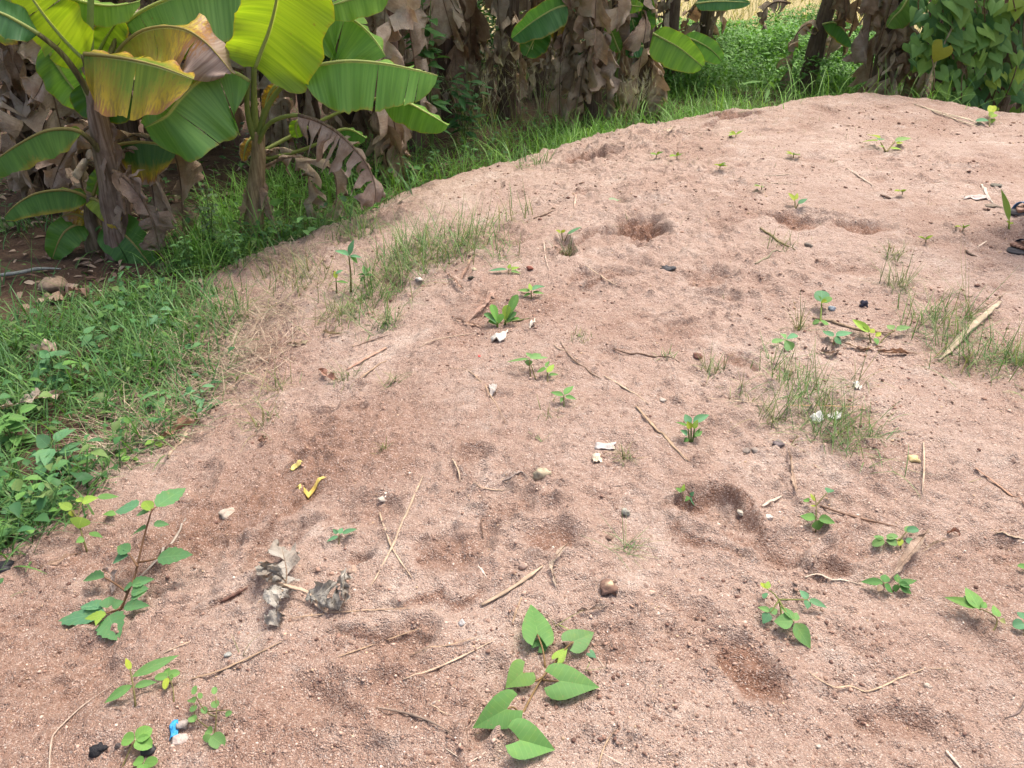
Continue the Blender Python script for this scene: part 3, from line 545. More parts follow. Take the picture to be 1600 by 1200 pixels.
L2(None, [(100, -8, .2), (135, 4, .15), (175, 9, .12), (218, 2, .1)], (.10, .14), (arr(0, -.4, -1), arr(0, 1, .2)), (.15, .27, .05), seed=81, n=16)
L2(None, [(40, -20, .35), (58, 40, .3), (72, 100, .26), (62, 140, .24), (42, 166, .22)], (.15, .12), (arr(-.9, -.3, -.2), arr(.9, -.3, .1)), (.50, .40, .33), dead=True, tears=2, seed=82, n=22, crumple=.06, label='large pale withered leaf hanging behind the upper leaves')
L2(None, [(20, -20, .3), (12, 20, .28), (-6, 60, .28)], (.12, .14), (arr(-.9, -.3, -.2), arr(.9, -.3, .1)), (.16, .26, .04), age=.3, seed=83, n=16)
L2(None, [(196, 20, .5), (232, 30, .48), (262, 58, .45)], (.12, .10), (arr(0, -.3, -1), arr(0, .8, .3)), (.40, .32, .27), dead=True, tears=3, seed=84, n=16, crumple=.05)
L2(None, [(150, 190, .25), (120, 215, .3), (95, 255, .3), (80, 300, .28)], (.14, .14), (arr(-.8, -.3, .2), arr(.8, -.3, -.2)), (.45, .35, .29), dead=True, tears=3, seed=86, n=18, crumple=.05)
L2(None, [(70, 210, .4), (85, 240, .38), (110, 270, .36), (140, 305, .34)], (.16, .14), (arr(-.6, -.3, -.6), arr(.7, -.3, .3)), (.42, .33, .27), dead=True, tears=3, seed=87, n=18, crumple=.05)
L1(None, [(610, -12, .2), (560, -4, .15), (525, 6, .12), (498, 14, .1)], (.08, .10), (arr(0, .8, .3), arr(0, -.4, -1)), (.14, .27, .04), seed=37, n=16)
L1(None, [(455, 20, .3), (480, -5, .3), (510, -30, .3)], (.12, .12), (arr(-.6, -.2, .6), arr(.7, -.2, -.6)), (.12, .25, .05), seed=38, n=16)
# --- the older plants behind: trunk, hanging dead leaves, some green ones, crown above the picture
def old_plant(label, px, Yd, stem_h, ndead, seed, top=None, rad=.09, crown=2, dl=(.7, 1.25), dw=(.10, .20), col=(.17, .12, .09), lean=None, face=None, low=.45, group='banana plants'):
    r = np.random.default_rng(seed); x = at(px, 150, Yd)[0]; b = arr(x, Yd, float(ground_h(x, Yd))-.04); pl = plant(label, b, group)
    ln = arr(*(lean or (r.normal()*.12, r.normal()*.08))+(0,)); tp = b+ln+arr(0, 0, stem_h)
    pseudostem(pl, [b, b+ln*.3+arr(0, 0, stem_h*.4), tp], [rad*1.2, rad, rad*.55], col, seed)
    for k in range(ndead):
        f = low+(1-low)*(k+.5*r.random())/ndead; p = b+ln*f+arr(0, 0, stem_h*f)
        az = (-PI/2+r.normal()*.9) if r.random() < .78 else r.random()*2*PI
        Lk = min(r.uniform(*dl), p[2]-b[2]-.02)
        hang(pl, p, az, Lk, r.uniform(*dw), seed*31+k, out=r.uniform(.10, .34), n=26)
    for k in range(2): sheath(pl, b+ln*.3+arr(0, 0, stem_h*r.uniform(.25, .5)), -PI/2+r.normal()*.8, r.uniform(.3, .5), .08, seed*7+k)
    for k in range(crown):                                                       # living leaves arching overhead
        az = r.random()*2*PI if k else -PI/2+r.normal()*.5
        o = arr(math.cos(az), math.sin(az), 0); t = arr(-o[1], o[0], 0); L = r.uniform(1.1, 1.6); up = r.uniform(.5, .9)
        P = [tp, tp+o*.25+arr(0, 0, up*.5), tp+o*(.35*L+.2)+arr(0, 0, up*.95), tp+o*(.7*L+.2)+arr(0, 0, up*.9), tp+o*(L+.2)+arr(0, 0, up*.45)]
        leaf(pl, P, (r.uniform(.22, .3),)*2, (t-arr(0, 0, .35), -t-arr(0, 0, .35)), GREENS[r.integers(0, 5)], tears=int(r.integers(0, 4)), seed=seed*13+k, n=20, m=4, rib=.016)
    return pl
def extra(pl, Yd, rib, w, dirs, col, pet=None, **k):
    if pet: petiole(pl, [at(a, b, Yd+d) for a, b, d in pet], .018, .012, (.19, .22, .07))
    return leaf(pl, [at(a, b, Yd+d) for a, b, d in rib], w, dirs, col, **k)
old_plant('shaded banana stem hung with brown leaves at far left edge', 28, 6.0, 2.0, 8, 1, dw=(.14, .24), low=.3)
old_plant('banana stem wrapped in brown leaves behind the left yellow-spotted plant', 112, 6.4, 1.9, 7, 2, dw=(.14, .24), low=.3)
q = old_plant('banana stem with grey-brown leaf curtain just left of the green grass bank', 592, 6.9, 2.1, 9, 3, dw=(.13, .22), low=.25)
q = old_plant('leaning banana stem with long folded brown leaves behind the horizontal green leaf', 642, 8.0, 2.4, 8, 4, dw=(.12, .2), low=.35)
q = old_plant('banana stem with torn papery brown leaf hanging above the wispy grass', 705, 8.9, 2.4, 7, 5, low=.4, dw=(.13, .2))
q = old_plant('dark banana stem in deep shade behind the wispy grass stalks', 790, 9.2, 2.3, 6, 6, low=.3)
for rb, w, d, c, ag, s in [([(886, 8, 0), (865, 14, -.1), (835, 32, -.18), (800, 60, -.22)], (.15, .17), (arr(-.3, -.3, .9), arr(.3, -.6, -.9)), (.06, .17, .05), .05, 400),
                        ([(850, 38, 0), (838, 55, -.05), (822, 88, -.1)], (.16, .16), (arr(-.9, -.2, -.2), arr(.9, -.2, .2)), (.05, .155, .03), .05, 401),
                        ([(884, 36, .1), (862, 40, .05), (838, 52, .05)], (.05, .10), (arr(0, .3, 1), arr(0, -.3, -1)), (.2, .2, .03), .52, 402)]: extra(q, 8.7, rb, w, d, c, age=ag, seed=s, n=18, m=5)
q = old_plant('banana stem with a dense column of pale brown leaves behind the grass strip', 925, 8.9, 2.2, 11, 7, low=.3, dw=(.14, .22))
q = old_plant('banana stem with brown leaves and fresh green leaves at the right of the row', 1010, 9.3, 2.1, 7, 8, low=.25, dw=(.13, .2))
for rb, w, d, c, s in [([(1020, 52, -.4), (1035, 60, -.45), (1062, 75, -.5), (1098, 104, -.55)], (.19, .17), (arr(-.5, -.2, -.9), arr(.5, -.1, .9)), (.12, .25, .045), 410),
                       ([(1068, 58, -.2), (1088, 64, -.2), (1112, 78, -.2), (1128, 96, -.2)], (.12, .12), (arr(-.4, 0, -.9), arr(.5, 0, .9)), (.07, .18, .05), 411),
                       ([(968, 82, -.3), (960, 62, -.3), (952, 38, -.3), (955, 18, -.3)], (.07, .08), (arr(-1, -.1, 0), arr(1, -.1, 0)), (.08, .19, .03), 412),
                       ([(1010, 52, -.2), (1004, 30, -.2), (1000, 0, -.2), (990, -40, -.2)], (.15, .15), (arr(-1, -.1, .1), arr(1, -.1, -.1)), (.055, .15, .03), 413),
                       ([(1002, 62, -.3), (992, 45, -.3), (988, 30, -.3)], (.06, .06), (arr(-1, -.1, 0), arr(1, -.1, 0)), (.06, .17, .03), 414),
                       ([(1006, 72, -.35), (990, 75, -.35), (980, 88, -.35)], (.08, .1), (arr(-.2, -.2, .7), arr(0, -.4, -.7)), (.05, .155, .05), 415),
                       ([(968, 0, -.4), (985, 8, -.45), (1005, 10, -.5)], (.09, .06), (arr(0, .2, .9), arr(0, -.2, -.8)), (.12, .25, .04), 416),
                       ([(1085, 6, .3), (1120, 2, .3), (1172, 4, .3)], (.06, .08), (arr(0, .3, .9), arr(0, -.3, -.8)), (.06, .16, .06), 417)]: extra(q, 9.3, rb, w, d, c, seed=s, n=18, m=5)
petiole(q, [at(965, 170, 9.0), at(962, 130, 9.0), at(968, 82, 9.0)], .03, .014, (.14, .2, .05))
q = old_plant('slanting dark banana stem standing alone in the green gap', 1255, 10.6, 1.9, 4, 9, lean=(.28, .1), low=.35, dl=(.5, .9), dw=(.10, .17), crown=3)
extra(q, 10.6, [(1285, 38, -.2), (1305, 36, -.2), (1322, 52, -.2), (1332, 72, -.2)], (.13, .06), (arr(-.3, -.3, -1), arr(0, .8, .3)), (.07, .18, .04), age=.12, seed=420, n=16)
leaf(q, [at(1235, 5, 10.4), at(1212, 3, 10.4), at(1196, 14, 10.4), at(1190, 32, 10.4), at(1200, 46, 10.4)], (.14, .1), (arr(.9, -.2, -.5), arr(-.5, .5, .3)), (.36, .29, .23), dead=True, tears=3, seed=421, crumple=.05, n=18)
q = old_plant('thick banana stem with fan of brown leaf strips behind the heap top', 1378, 9.4, 2.1, 11, 10, low=.3, dw=(.15, .24), rad=.12)
extra(q, 9.1, [(1420, -5, -.2), (1408, 15, -.25), (1395, 28, -.25), (1386, 42, -.25)], (.14, .05), (arr(.8, -.2, -.5), arr(-.7, .2, .3)), (.11, .24, .05), seed=430, n=16)
old_plant('banana stem overgrown by the heart-leaved climber at right', 1470, 9.2, 2.1, 5, 11, low=.5, dw=(.12, .18))
q = old_plant('pale brown banana trunk at far right below the climber', 1560, 8.9, 2.2, 5, 12, low=.45, rad=.13, col=(.30, .22, .16), dw=(.12, .18))
# a second row in the shade behind; only glimpses of it show
rr_ = np.random.default_rng(77)
ORD = 'first second third fourth fifth sixth seventh eighth ninth tenth eleventh twelfth thirteenth fourteenth fifteenth sixteenth seventeenth eighteenth'.split()
BACK = [(-60, 7.2), (180, 7.4), (250, 7.9), (330, 8.0), (420, 7.6), (480, 8.4), (545, 8.2), (660, 9.2), (740, 10.2), (840, 10.6), (880, 11.4), (965, 10.8), (1040, 11.0), (1090, 12.0), (1430, 10.6), (1520, 10.4), (1610, 10.2), (1345, 13.5)]
for k, (px, Yd) in enumerate(sorted(BACK)):
    old_plant('shaded banana stem in the row behind, '+ORD[k]+' of that row from the left', px, Yd, rr_.uniform(1.9, 2.4), 7, 200+k, low=.2, crown=5, dw=(.10, .18), group='banana plants in the shaded back row')

# ------------------------------------------------------------------ grass and ground cover
def ribbons(pos, az, L, w, lean, curl, col, seg=4, roll=None):
    n = len(pos); t = np.linspace(0, 1, seg+1); V = np.zeros((n, seg+1, 2, 3)); p = pos.copy(); ca, sa = np.cos(az), np.sin(az)
    side = np.stack([-sa, ca, np.zeros(n)], -1); f = np.stack([ca, sa, np.zeros(n)], -1)
    for i in range(seg+1):
        if i:
            a = lean+curl*(t[i]-.5/seg); p = p+(L/seg)[:, None]*(np.sin(a)[:, None]*f+np.cos(a)[:, None]*arr(0, 0, 1))
        ww = (w*.5*(1-t[i]**1.6)*(.75+.25*min(1, t[i]*4)))[:, None]+.0002
        V[:, i, 0] = p-side*ww; V[:, i, 1] = p+side*ww
    b = (np.arange(n)*(seg+1)*2)[:, None]; F = np.concatenate([np.stack([b[:, 0]+2*i, b[:, 0]+2*i+1, b[:, 0]+2*i+3, b[:, 0]+2*i+2], -1)[:, None] for i in range(seg)], 1).reshape(-1, 4)
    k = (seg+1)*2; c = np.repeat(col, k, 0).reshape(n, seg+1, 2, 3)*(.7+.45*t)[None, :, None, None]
    return V.reshape(-1, 3), F, c.reshape(-1, 3)
def blades(r, pos, L, w, cols, lean=(.1, .5), curl=(.3, 1.5), seg=4):
    n = len(pos); c = np.array(cols)[r.integers(0, len(cols), n)]*(.75+.5*r.random((n, 1)))
    return ribbons(pos, r.random(n)*2*PI, r.uniform(*L, n), r.uniform(*w, n), r.uniform(*lean, n), r.uniform(*curl, n), c, seg)
def off_heap(x, y, m=0.): return sand_h(x, y) < ground_h(x, y)+m
def in_poly(px, py, x, y):                                 # plan polygon given by directions in the photograph
    Q = [gp(a, b) for a, b in zip(px, py)]; ins = np.zeros(x.shape, bool)
    for i in range(len(Q)):
        a, b = Q[i], Q[(i+1) % len(Q)]; c = ((a[1] > y) != (b[1] > y)); ins ^= c & (x < (b[0]-a[0])*(y-a[1])/((b[1]-a[1]) or 1e-9)+a[0])
    return ins
def scatter(r, n, x0, x1, y0, y1, f):
    x = r.uniform(x0, x1, n); y = r.uniform(y0, y1, n); k = r.random(n) < f(x, y); x, y = x[k], y[k]; return np.stack([x, y, hgt(x, y)-.004], -1)
GR = [(.075, .175, .04), (.095, .205, .05), (.06, .15, .04), (.12, .225, .06), (.075, .18, .06)]
r = np.random.default_rng(21)
bare = gp(50, 412); bare2 = gp(120, 440)
def fA(x, y):
    d, _, _ = edge_sd(x, y); k = (off_heap(x, y, .02) | ((d < .30) & (r.random(x.shape) < .7*np.exp(-np.maximum(d+.05, 0)/.055)))) & (y < 5.6)
    b = np.exp(-(((x-bare[0])/.75)**2+((y-bare[1])/.42)**2))+np.exp(-(((x-bare2[0])/.5)**2+((y-bare2[1])/.2)**2)); n = fbm(x, y, 2.2, 3, 500)
    return np.where(k, np.clip(.62+1.1*n-1.4*b, .03, 1)*np.where(y > 4.7, .45, 1), 0)
P = scatter(r, 80000, -5, .2, .9, 5.6, fA); P = P[(P[:, 0] > -1.0*P[:, 1]-.6)]
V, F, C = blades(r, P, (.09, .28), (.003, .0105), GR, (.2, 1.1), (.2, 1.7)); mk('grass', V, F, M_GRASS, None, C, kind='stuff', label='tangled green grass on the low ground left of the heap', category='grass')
def fB(x, y):
    d, _, _ = edge_sd(x, y); k = off_heap(x, y, .03) | ((d < .3) & (r.random(x.shape) < .35*np.exp(-np.maximum(d+.08, 0)/.05))); o = -d; n = fbm(x, y, 1.6, 3, 520); gap = sstep(.115, .15, x/y)*sstep(.5, .42, x/y)
    strip = sstep(2.6, 1.2, o)
    return np.where(k & (y > 4.6), np.clip((.55+n)*np.maximum(strip, gap*sstep(15, 12.5, y)), .03, 1), 0)
P = scatter(r, 90000, -2.2, 5.6, 4.6, 14, fB); P = P[(P[:, 0] < P[:, 1]*.5+.4)]
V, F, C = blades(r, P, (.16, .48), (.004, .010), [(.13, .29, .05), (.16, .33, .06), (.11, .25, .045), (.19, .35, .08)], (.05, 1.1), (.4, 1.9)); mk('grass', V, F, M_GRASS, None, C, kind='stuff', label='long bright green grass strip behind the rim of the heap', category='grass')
P = scatter(r, 3200, -6, 6, 5.2, 12, lambda x, y: np.where(off_heap(x, y), .5, 0))
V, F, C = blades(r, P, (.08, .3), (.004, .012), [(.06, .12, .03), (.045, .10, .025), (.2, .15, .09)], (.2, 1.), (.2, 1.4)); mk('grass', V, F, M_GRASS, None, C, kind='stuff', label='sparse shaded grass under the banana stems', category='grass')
P = scatter(r, 16000, 4.5, 13, -1, 13, lambda x, y: np.where(off_heap(x, y, .02), np.clip(.5+fbm(x, y, .8, 3, 640), .05, 1), 0))
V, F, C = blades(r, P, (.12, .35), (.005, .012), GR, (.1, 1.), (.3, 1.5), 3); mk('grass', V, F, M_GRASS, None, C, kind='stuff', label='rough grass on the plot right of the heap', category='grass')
P = scatter(r, 9000, -6, 16, 15, 34, lambda x, y: .9+0*x)
V, F, C = blades(r, P, (.25, .6), (.012, .03), [(.34, .29, .14), (.40, .34, .18), (.28, .25, .11), (.24, .26, .09)], (.1, .7), (.2, 1.2), 3); mk('dry_grass_field', V, F, M_GRASS, None, C, kind='stuff', label='straw coloured dry grass field far behind the plants', category='grass')

# broad small leaves (creeping weeds) in the ground cover
def leaf_soup(r, pos, L, w, cols, tilt=(.2, 1.1), seg=4):
    n = len(pos); az = r.random(n)*2*PI; L = r.uniform(*L, n); W = L*r.uniform(*w, n); el = r.uniform(*tilt, n); ro = r.normal(size=n)*.35
    f = np.stack([np.cos(az)*np.sin(el+.45), np.sin(az)*np.sin(el+.45), np.cos(el+.45)*.9], -1); f = unit(f); s = unit(np.cross(f, arr(0, 0, 1))+np.stack([np.zeros(n), np.zeros(n), ro], -1)*.6); nn = np.cross(s, f)
    prof_ = [.05, .85, 1., .72, .36, 0.]; t = np.linspace(0, 1, seg+1); pw = np.interp(t, np.linspace(0, 1, 6), prof_); V = np.zeros((n, seg+1, 3, 3))
    for i in range(seg+1):
        c = pos+f*(L*t[i])[:, None]-arr(0, 0, 1)*(L*.35*t[i]**2)[:, None]; h = (W*.5*pw[i])[:, None]
        V[:, i, 0] = c-s*h+nn*h*.3; V[:, i, 1] = c; V[:, i, 2] = c+s*h+nn*h*.3
    b = np.arange(n)*(seg+1)*3; F = np.concatenate([np.stack([b+3*i+j, b+3*i+j+1, b+3*i+j+4, b+3*i+j+3], -1)[:, None] for i in range(seg) for j in (0, 1)], 1).reshape(-1, 4)
    c = np.array(cols)[r.integers(0, len(cols), n)]*(.75+.5*r.random((n, 1))); return V.reshape(-1, 3), F, np.repeat(c, (seg+1)*3, 0)
WE = [(.055, .15, .05), (.075, .18, .06), (.045, .125, .05), (.10, .215, .05), (.12, .19, .06)]
def fW(x, y): return fA(x, y)*np.clip(.55+1.5*fbm(x, y, 1.3, 3, 540), .05, 1)
P = scatter(r, 48000, -5, .2, .9, 5.4, fW); P = P[P[:, 0] > -1.0*P[:, 1]-.6]; P[:, 2] += r.uniform(.01, .16, len(P))
V, F, C = leaf_soup(r, P, (.014, .08), (.3, .75), WE); mk('ground_cover', V, F, M_WEED, None, C, kind='stuff', label='low leafy weeds among the grass left of the heap', category='weeds')
P = scatter(r, 5200, -4.5, 1.5, 5.0, 8.6, lambda x, y: np.where(off_heap(x, y), np.clip(.3+fbm(x, y, 1.2, 3, 560), .02, 1), 0)); P[:, 2] += r.uniform(.01, .28, len(P))
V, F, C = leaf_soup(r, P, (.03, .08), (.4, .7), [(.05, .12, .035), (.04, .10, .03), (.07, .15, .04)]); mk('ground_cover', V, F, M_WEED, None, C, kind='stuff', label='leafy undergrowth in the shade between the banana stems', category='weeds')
c0 = at(1190, 95, 12.6)
P = scatter(r, 60000, 1.2, 6.0, 10.4, 14.5, lambda x, y: np.clip(sstep(.115, .15, x/y)*sstep(.47, .38, x/y)*(.6+.8*fbm(x, y, 1., 3, 580)), 0, 1)); P[:, 2] += r.random(len(P))**.7*(.54+.5*fbm(P[:, 0], P[:, 1], .9, 2, 590))
V, F, C = leaf_soup(r, P, (.05, .13), (.25, .45), [(.13, .28, .07), (.15, .31, .08), (.11, .24, .06), (.17, .33, .09)], (.0, 1.0), 3); mk('bushy_weeds', V, F, M_WEED, None, C, kind='stuff', label='feathery green weed thicket filling the gap in the row', category='weeds')
P = scatter(r, 20000, -12, 1.6, 11.8, 15., lambda x, y: np.where(x/y < .12, .9, 0)); P[:, 2] += r.random(len(P))*(1.5+1.4*fbm(P[:, 0], P[:, 1], .5, 2, 610))
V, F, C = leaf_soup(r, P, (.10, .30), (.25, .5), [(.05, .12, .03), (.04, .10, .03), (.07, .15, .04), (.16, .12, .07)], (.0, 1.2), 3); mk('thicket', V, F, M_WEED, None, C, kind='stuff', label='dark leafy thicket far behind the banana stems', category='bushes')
# straw and dry litter along the foot of the heap
lit = [gp(380, 560), gp(330, 600), gp(250, 665), gp(410, 500), gp(200, 700), gp(300, 545), gp(450, 405)]
LR = [.20, .18, .22, .15, .13, .16, .10]
def fL(x, y):
    s = sum(np.exp(-(((x-c[0])**2+(y-c[1])**2)/(q*q))) for c, q in zip(lit, LR)); return np.clip(s*.9, 0, .95)
P = scatter(r, 42000, -2.8, -.2, 1.8, 5, fL); n = len(P); P[:, 2] += r.random(n)*.05+.004
V, F, C = ribbons(P, r.random(n)*2*PI, r.uniform(.05, .2, n), r.uniform(.0012, .004, n), r.uniform(1.2, 1.65, n), r.normal(size=n)*.35, np.array([(.40, .31, .22), (.32, .23, .17), (.48, .4, .3), (.26, .18, .14)])[r.integers(0, 4, n)]*(.7+.6*r.random((n, 1))), 3)
mk('dry_litter', V, F, M_STRAW, None, C, kind='stuff', label='matted dry straw along the left foot of the heap', category='straw')
P = scatter(r, 6000, -4.6, 1, 2.2, 7.4, lambda x, y: np.where(off_heap(x, y), np.clip(.3+.8*fbm(x, y, 1.5, 2, 600), .02, 1), 0)); n = len(P); P[:, 2] += .008+r.random(n)*.02
V, F, C = leaf_soup(r, P, (.03, .13), (.15, .45), [(.22, .15, .11), (.30, .22, .16), (.15, .095, .07), (.38, .3, .23)], (.95, 1.15)); mk('leaf_litter', V, F, M_STRAW, None, C, kind='stuff', label='brown scraps of dead leaves on the shaded soil', category='leaf litter')

def fS(x, y): return np.where(sand_h(x, y) > ground_h(x, y)+.02, np.clip(.25+1.2*fbm(x, y, 1.1, 3, 660), .04, 1), 0)
P = scatter(r, 7000, -2.2, 4.6, .8, 7.6, fS); n = len(P); P[:, 2] += .005
V, F, C = ribbons(P, r.random(n)*2*PI, .008+.06*r.random(n)**3, r.uniform(.001, .0032, n), r.uniform(1.42, 1.62, n), r.normal(size=n)*.2, np.array([(.46, .36, .27), (.36, .26, .19), (.54, .45, .36), (.22, .15, .12)])[r.integers(0, 4, n)]*(.7+.6*r.random((n, 1))), 3)
mk('straw_bits', V, F, M_STRAW, None, C, kind='stuff', label='tiny bits of straw and fibre scattered over the sand', category='straw')
P = scatter(r, 2600, -2.0, 4.4, 1.4, 7.2, lambda x, y: fS(x, y)*np.clip(.1+2.2*fbm(x, y, .9, 3, 680), 0, 1)); P = np.repeat(P, 3, 0)+np.c_[r.normal(size=(len(P)*3, 2))*.008, np.zeros(len(P)*3)]
V, F, C = blades(r, P, (.012, .06), (.0008, .0022), [(.15, .2, .07), (.11, .2, .06), (.24, .23, .11), (.3, .26, .15)], (.3, 1.4), (-.2, 1.2), 3); mk('sparse_grass', V, F, M_GRASS, None, C, kind='stuff', label='thin stray grass hairs sprouting from the sand', category='grass')

# ------------------------------------------------------------------ single plants
SHAPES = {  # half widths along the leaf
    'ovate': ([0, .08, .22, .42, .65, .85, 1], [.02, .55, .93, 1., .72, .34, 0]), 'round': ([0, .08, .25, .5, .75, .92, 1], [.05, .6, .95, 1., .85, .5, 0]),
    'lance': ([0, .1, .3, .5, .75, .9, 1], [.05, .5, .95, 1., .6, .25, 0]), 'obovate': ([0, .15, .4, .65, .85, .95, 1], [.1, .35, .75, 1., .85, .5, 0])}
def leaf_mesh(B, T, w, shape='ovate', fold=.25, droop=.12, up=None, serr=0., n=12):
    B, T = np.asarray(B, float), np.asarray(T, float); ax = T-B; L = np.linalg.norm(ax); f = ax/L; up = unit(up if up is not None else arr(.05, -.35, 1)); s = unit(np.cross(f, up)); nn = np.cross(s, f)
    V, F = [], []
    if shape == 'heart':
        yy = np.array([-.32, -.25, -.12, .04, .2, .38, .58, .78, .92, 1.]); ow = np.array([.27, .45, .55, .57, .53, .435, .30, .155, .055, 0.])*2; iw = np.where(yy < 0, .25*np.maximum(-yy/.32, 0)**.7, 0)*2
        m = 4
        for sg in (-1, 1):
            b = len(V)
            for k in range(len(yy)):
                for q in range(m+1):
                    u = iw[k]+(ow[k]-iw[k])*q/m; y = yy[k]; V.append(B+f*L*y+s*sg*u*w*.47+nn*(fold*u*w*.5-droop*L*max(y, 0)**2-.10*L*(y < 0)*abs(y)-.18*w*.5*u**3))
            for k in range(len(yy)-1):
                for q in range(m):
                    i = b+k*(m+1)+q; fc = (i, i+1, i+m+2, i+m+1); F.append(fc if sg > 0 else fc[::-1])
        return np.array(V), F
    t = np.linspace(0, 1, n); a, b_ = SHAPES[shape]; pw = np.interp(t, a, b_)
    for i in range(n):
        z = 1+serr*(.5 if i % 2 else -.5)
        for q in (-1, -.5, 0, .5, 1):
            u = q*pw[i]*z; V.append(B+f*L*t[i]+s*u*w*.5+nn*(fold*abs(u)*w*.5-droop*L*t[i]**2))
    for i in range(n-1):
        for q in range(4): k = i*5+q; F.append((k, k+1, k+6, k+5))
    return np.array(V), F
def add_leaf(t, B, T, w, shape, col, **k):
    V, F = leaf_mesh(B, T, w, shape, **k); c = np.tile(np.asarray(col, float)*arr(1.12, 1.08, 1.2), (len(V), 1)); f = unit(np.asarray(T)-B); L = np.linalg.norm(np.asarray(T)-B)
    v = ((V-B)@f)/L; off = V-B-np.outer(v*L, f); s_ = np.array([-1, -.5, 0, .5, 1.]*(len(V)//5)) if shape != 'heart' else np.linalg.norm(off, axis=1)/(w*.55)
    return mk('leaf', V, F, M_LEAF, t, c, uvw=np.stack([s_, v, 0*v], -1))
def seedling(label, base, leaves, shape='ovate', col=(.09, .2, .05), stems=(), name='seedling', cat='seedling', sr=1.6, serr=0., scol=None, group=None, fold=.25):
    """stems: lists of (px, py, height); leaves: (px, py, px, py, width px, height, height [, colour [, shape]])"""
    b = gp(*base); m = mpp(b); t = thing(name, label, cat, b-arr(0, 0, .004), group); rr = np.random.default_rng(int(base[0]*7+base[1]))
    for st in stems:
        Q = [gp(*s) for s in st]; Q[0] = Q[0]-arr(0, 0, .006 if st[0][2] < .005 else 0); nseg = 3*len(Q); V, F = tube(spline(Q, nseg), np.linspace(sr, sr*.6, nseg)*m, 5); mk('stem', V, F, M_WEED, t, np.tile(arr(*(scol or (.17, .15, .06))), (len(V), 1)))
    for lf in leaves:
        B, T = gp(lf[0], lf[1], lf[5]), gp(lf[2], lf[3], lf[6]); c = arr(*(lf[7] if len(lf) > 7 and lf[7] else col))*arr(1.2, 1.12, 1.25)*(.85+.3*rr.random())
        add_leaf(t, B, T, .88*lf[4]*mpp(B), lf[8] if len(lf) > 8 else shape, c, serr=serr, fold=fold+.15*rr.normal(), up=arr(rr.normal()*.2, -.3, 1), droop=.12)
    return t
YG = (.19, .27, .03); TEAL = (.075, .2, .085); MID = (.085, .2, .045); DRK = (.06, .155, .045); LIME = (.16, .28, .04)
seedling('creeping heart-leaved vine seedling at the bottom centre of the sand', (858, 1040), [
    (840, 992, 831, 938, 52, .035, .02), (842, 1010, 861, 992, 26, .012, .012, DRK), (896, 1003, 931, 984, 42, .03, .02, (.09, .19, .06)), (872, 1028, 888, 1010, 20, .02, .02, LIME),
    (818, 1050, 789, 1074, 48, .03, .02, (.11, .23, .05)), (872, 1064, 938, 1071, 60, .03, .02), (794, 1107, 735, 1136, 58, .03, .015), (810, 1156, 870, 1170, 60, .03, .015), (922, 1020, 932, 1028, 14, .01, .01, TEAL)],
    'heart', (.085, .205, .05), [[(812, 1121, 0), (832, 1085, .004), (848, 1058, .006), (868, 1034, .012)], [(852, 1042, .004), (848, 1015, .02), (840, 992, .035)], [(848, 1058, .006), (832, 1064, .02), (818, 1050, .03)],
    [(848, 1062, .006), (860, 1064, .02), (872, 1064, .03)], [(815, 1118, .004), (804, 1106, .02), (794, 1107, .03)], [(812, 1121, 0), (806, 1140, .015), (810, 1156, .03)], [(868, 1034, .012), (885, 1012, .02), (896, 1003, .03)]], 'vine_seedling', 'vine', 1.7, scol=(.26, .17, .08))
seedling('tall branched weed with reddish stem and serrated leaves at lower left', (186, 955), [
    (244, 792, 292, 756, 32, .20, .2), (216, 790, 174, 794, 30, .18, .16, TEAL), (236, 798, 221, 774, 20, .2, .21, LIME), (232, 800, 209, 801, 17, .19, .17), (240, 821, 265, 818, 15, .15, .15), (227, 826, 201, 833, 22, .14, .13),
    (203, 862, 180, 851, 22, .10, .1), (200, 868, 172, 878, 22, .1, .08, TEAL), (246, 872, 298, 863, 32, .1, .1), (163, 902, 124, 903, 22, .05, .03), (206, 915, 190, 919, 16, .06, .05), (206, 914, 240, 903, 18, .06, .06), (205, 925, 231, 918, 22, .05, .05), (205, 935, 228, 922, 18, .04, .04),
    (194, 948, 231, 944, 20, .03, .02), (165, 958, 77, 968, 30, .03, .015, TEAL), (160, 950, 122, 942, 24, .04, .03, TEAL), (168, 950, 170, 930, 24, .04, .05), (176, 950, 192, 938, 20, .04, .04), (166, 960, 130, 965, 16, .04, .04, LIME), (170, 962, 182, 998, 46, .03, .01), (160, 958, 148, 975, 14, .035, .03, LIME)],
    'ovate', (.07, .18, .06), [[(186, 955, 0), (200, 925, .04), (211, 898, .075), (217, 872, .11), (226, 835, .155), (237, 797, .2)], [(217, 878, .1), (232, 876, .1), (246, 872, .1)], [(215, 885, .1), (208, 875, .1), (202, 866, .1)], [(198, 925, .04), (180, 912, .045), (163, 902, .05)], [(188, 950, .01), (178, 955, .02), (165, 958, .03)], [(237, 797, .2), (244, 792, .2)]], 'weed', 'weed', 1.9, serr=.16, scol=(.21, .12, .07))
seedling('yellow-green young vine sprout beside the grass left of the tall weed', (136, 863), [(112, 796, 90, 784, 15, .1, .1, LIME), (128, 785, 152, 776, 17, .11, .11, LIME), (152, 776, 185, 774, 12, .11, .11), (128, 808, 122, 826, 30, .1, .07, LIME), (140, 832, 158, 836, 10, .06, .06), (132, 843, 118, 847, 14, .04, .03), (112, 797, 114, 808, 10, .1, .08, YG), (128, 784, 118, 778, 10, .11, .1, LIME)],
    'ovate', MID, [[(136, 863, 0), (128, 835, .05), (122, 810, .085), (128, 785, .11)], [(122, 810, .085), (112, 797, .1)]], sr=1.5)
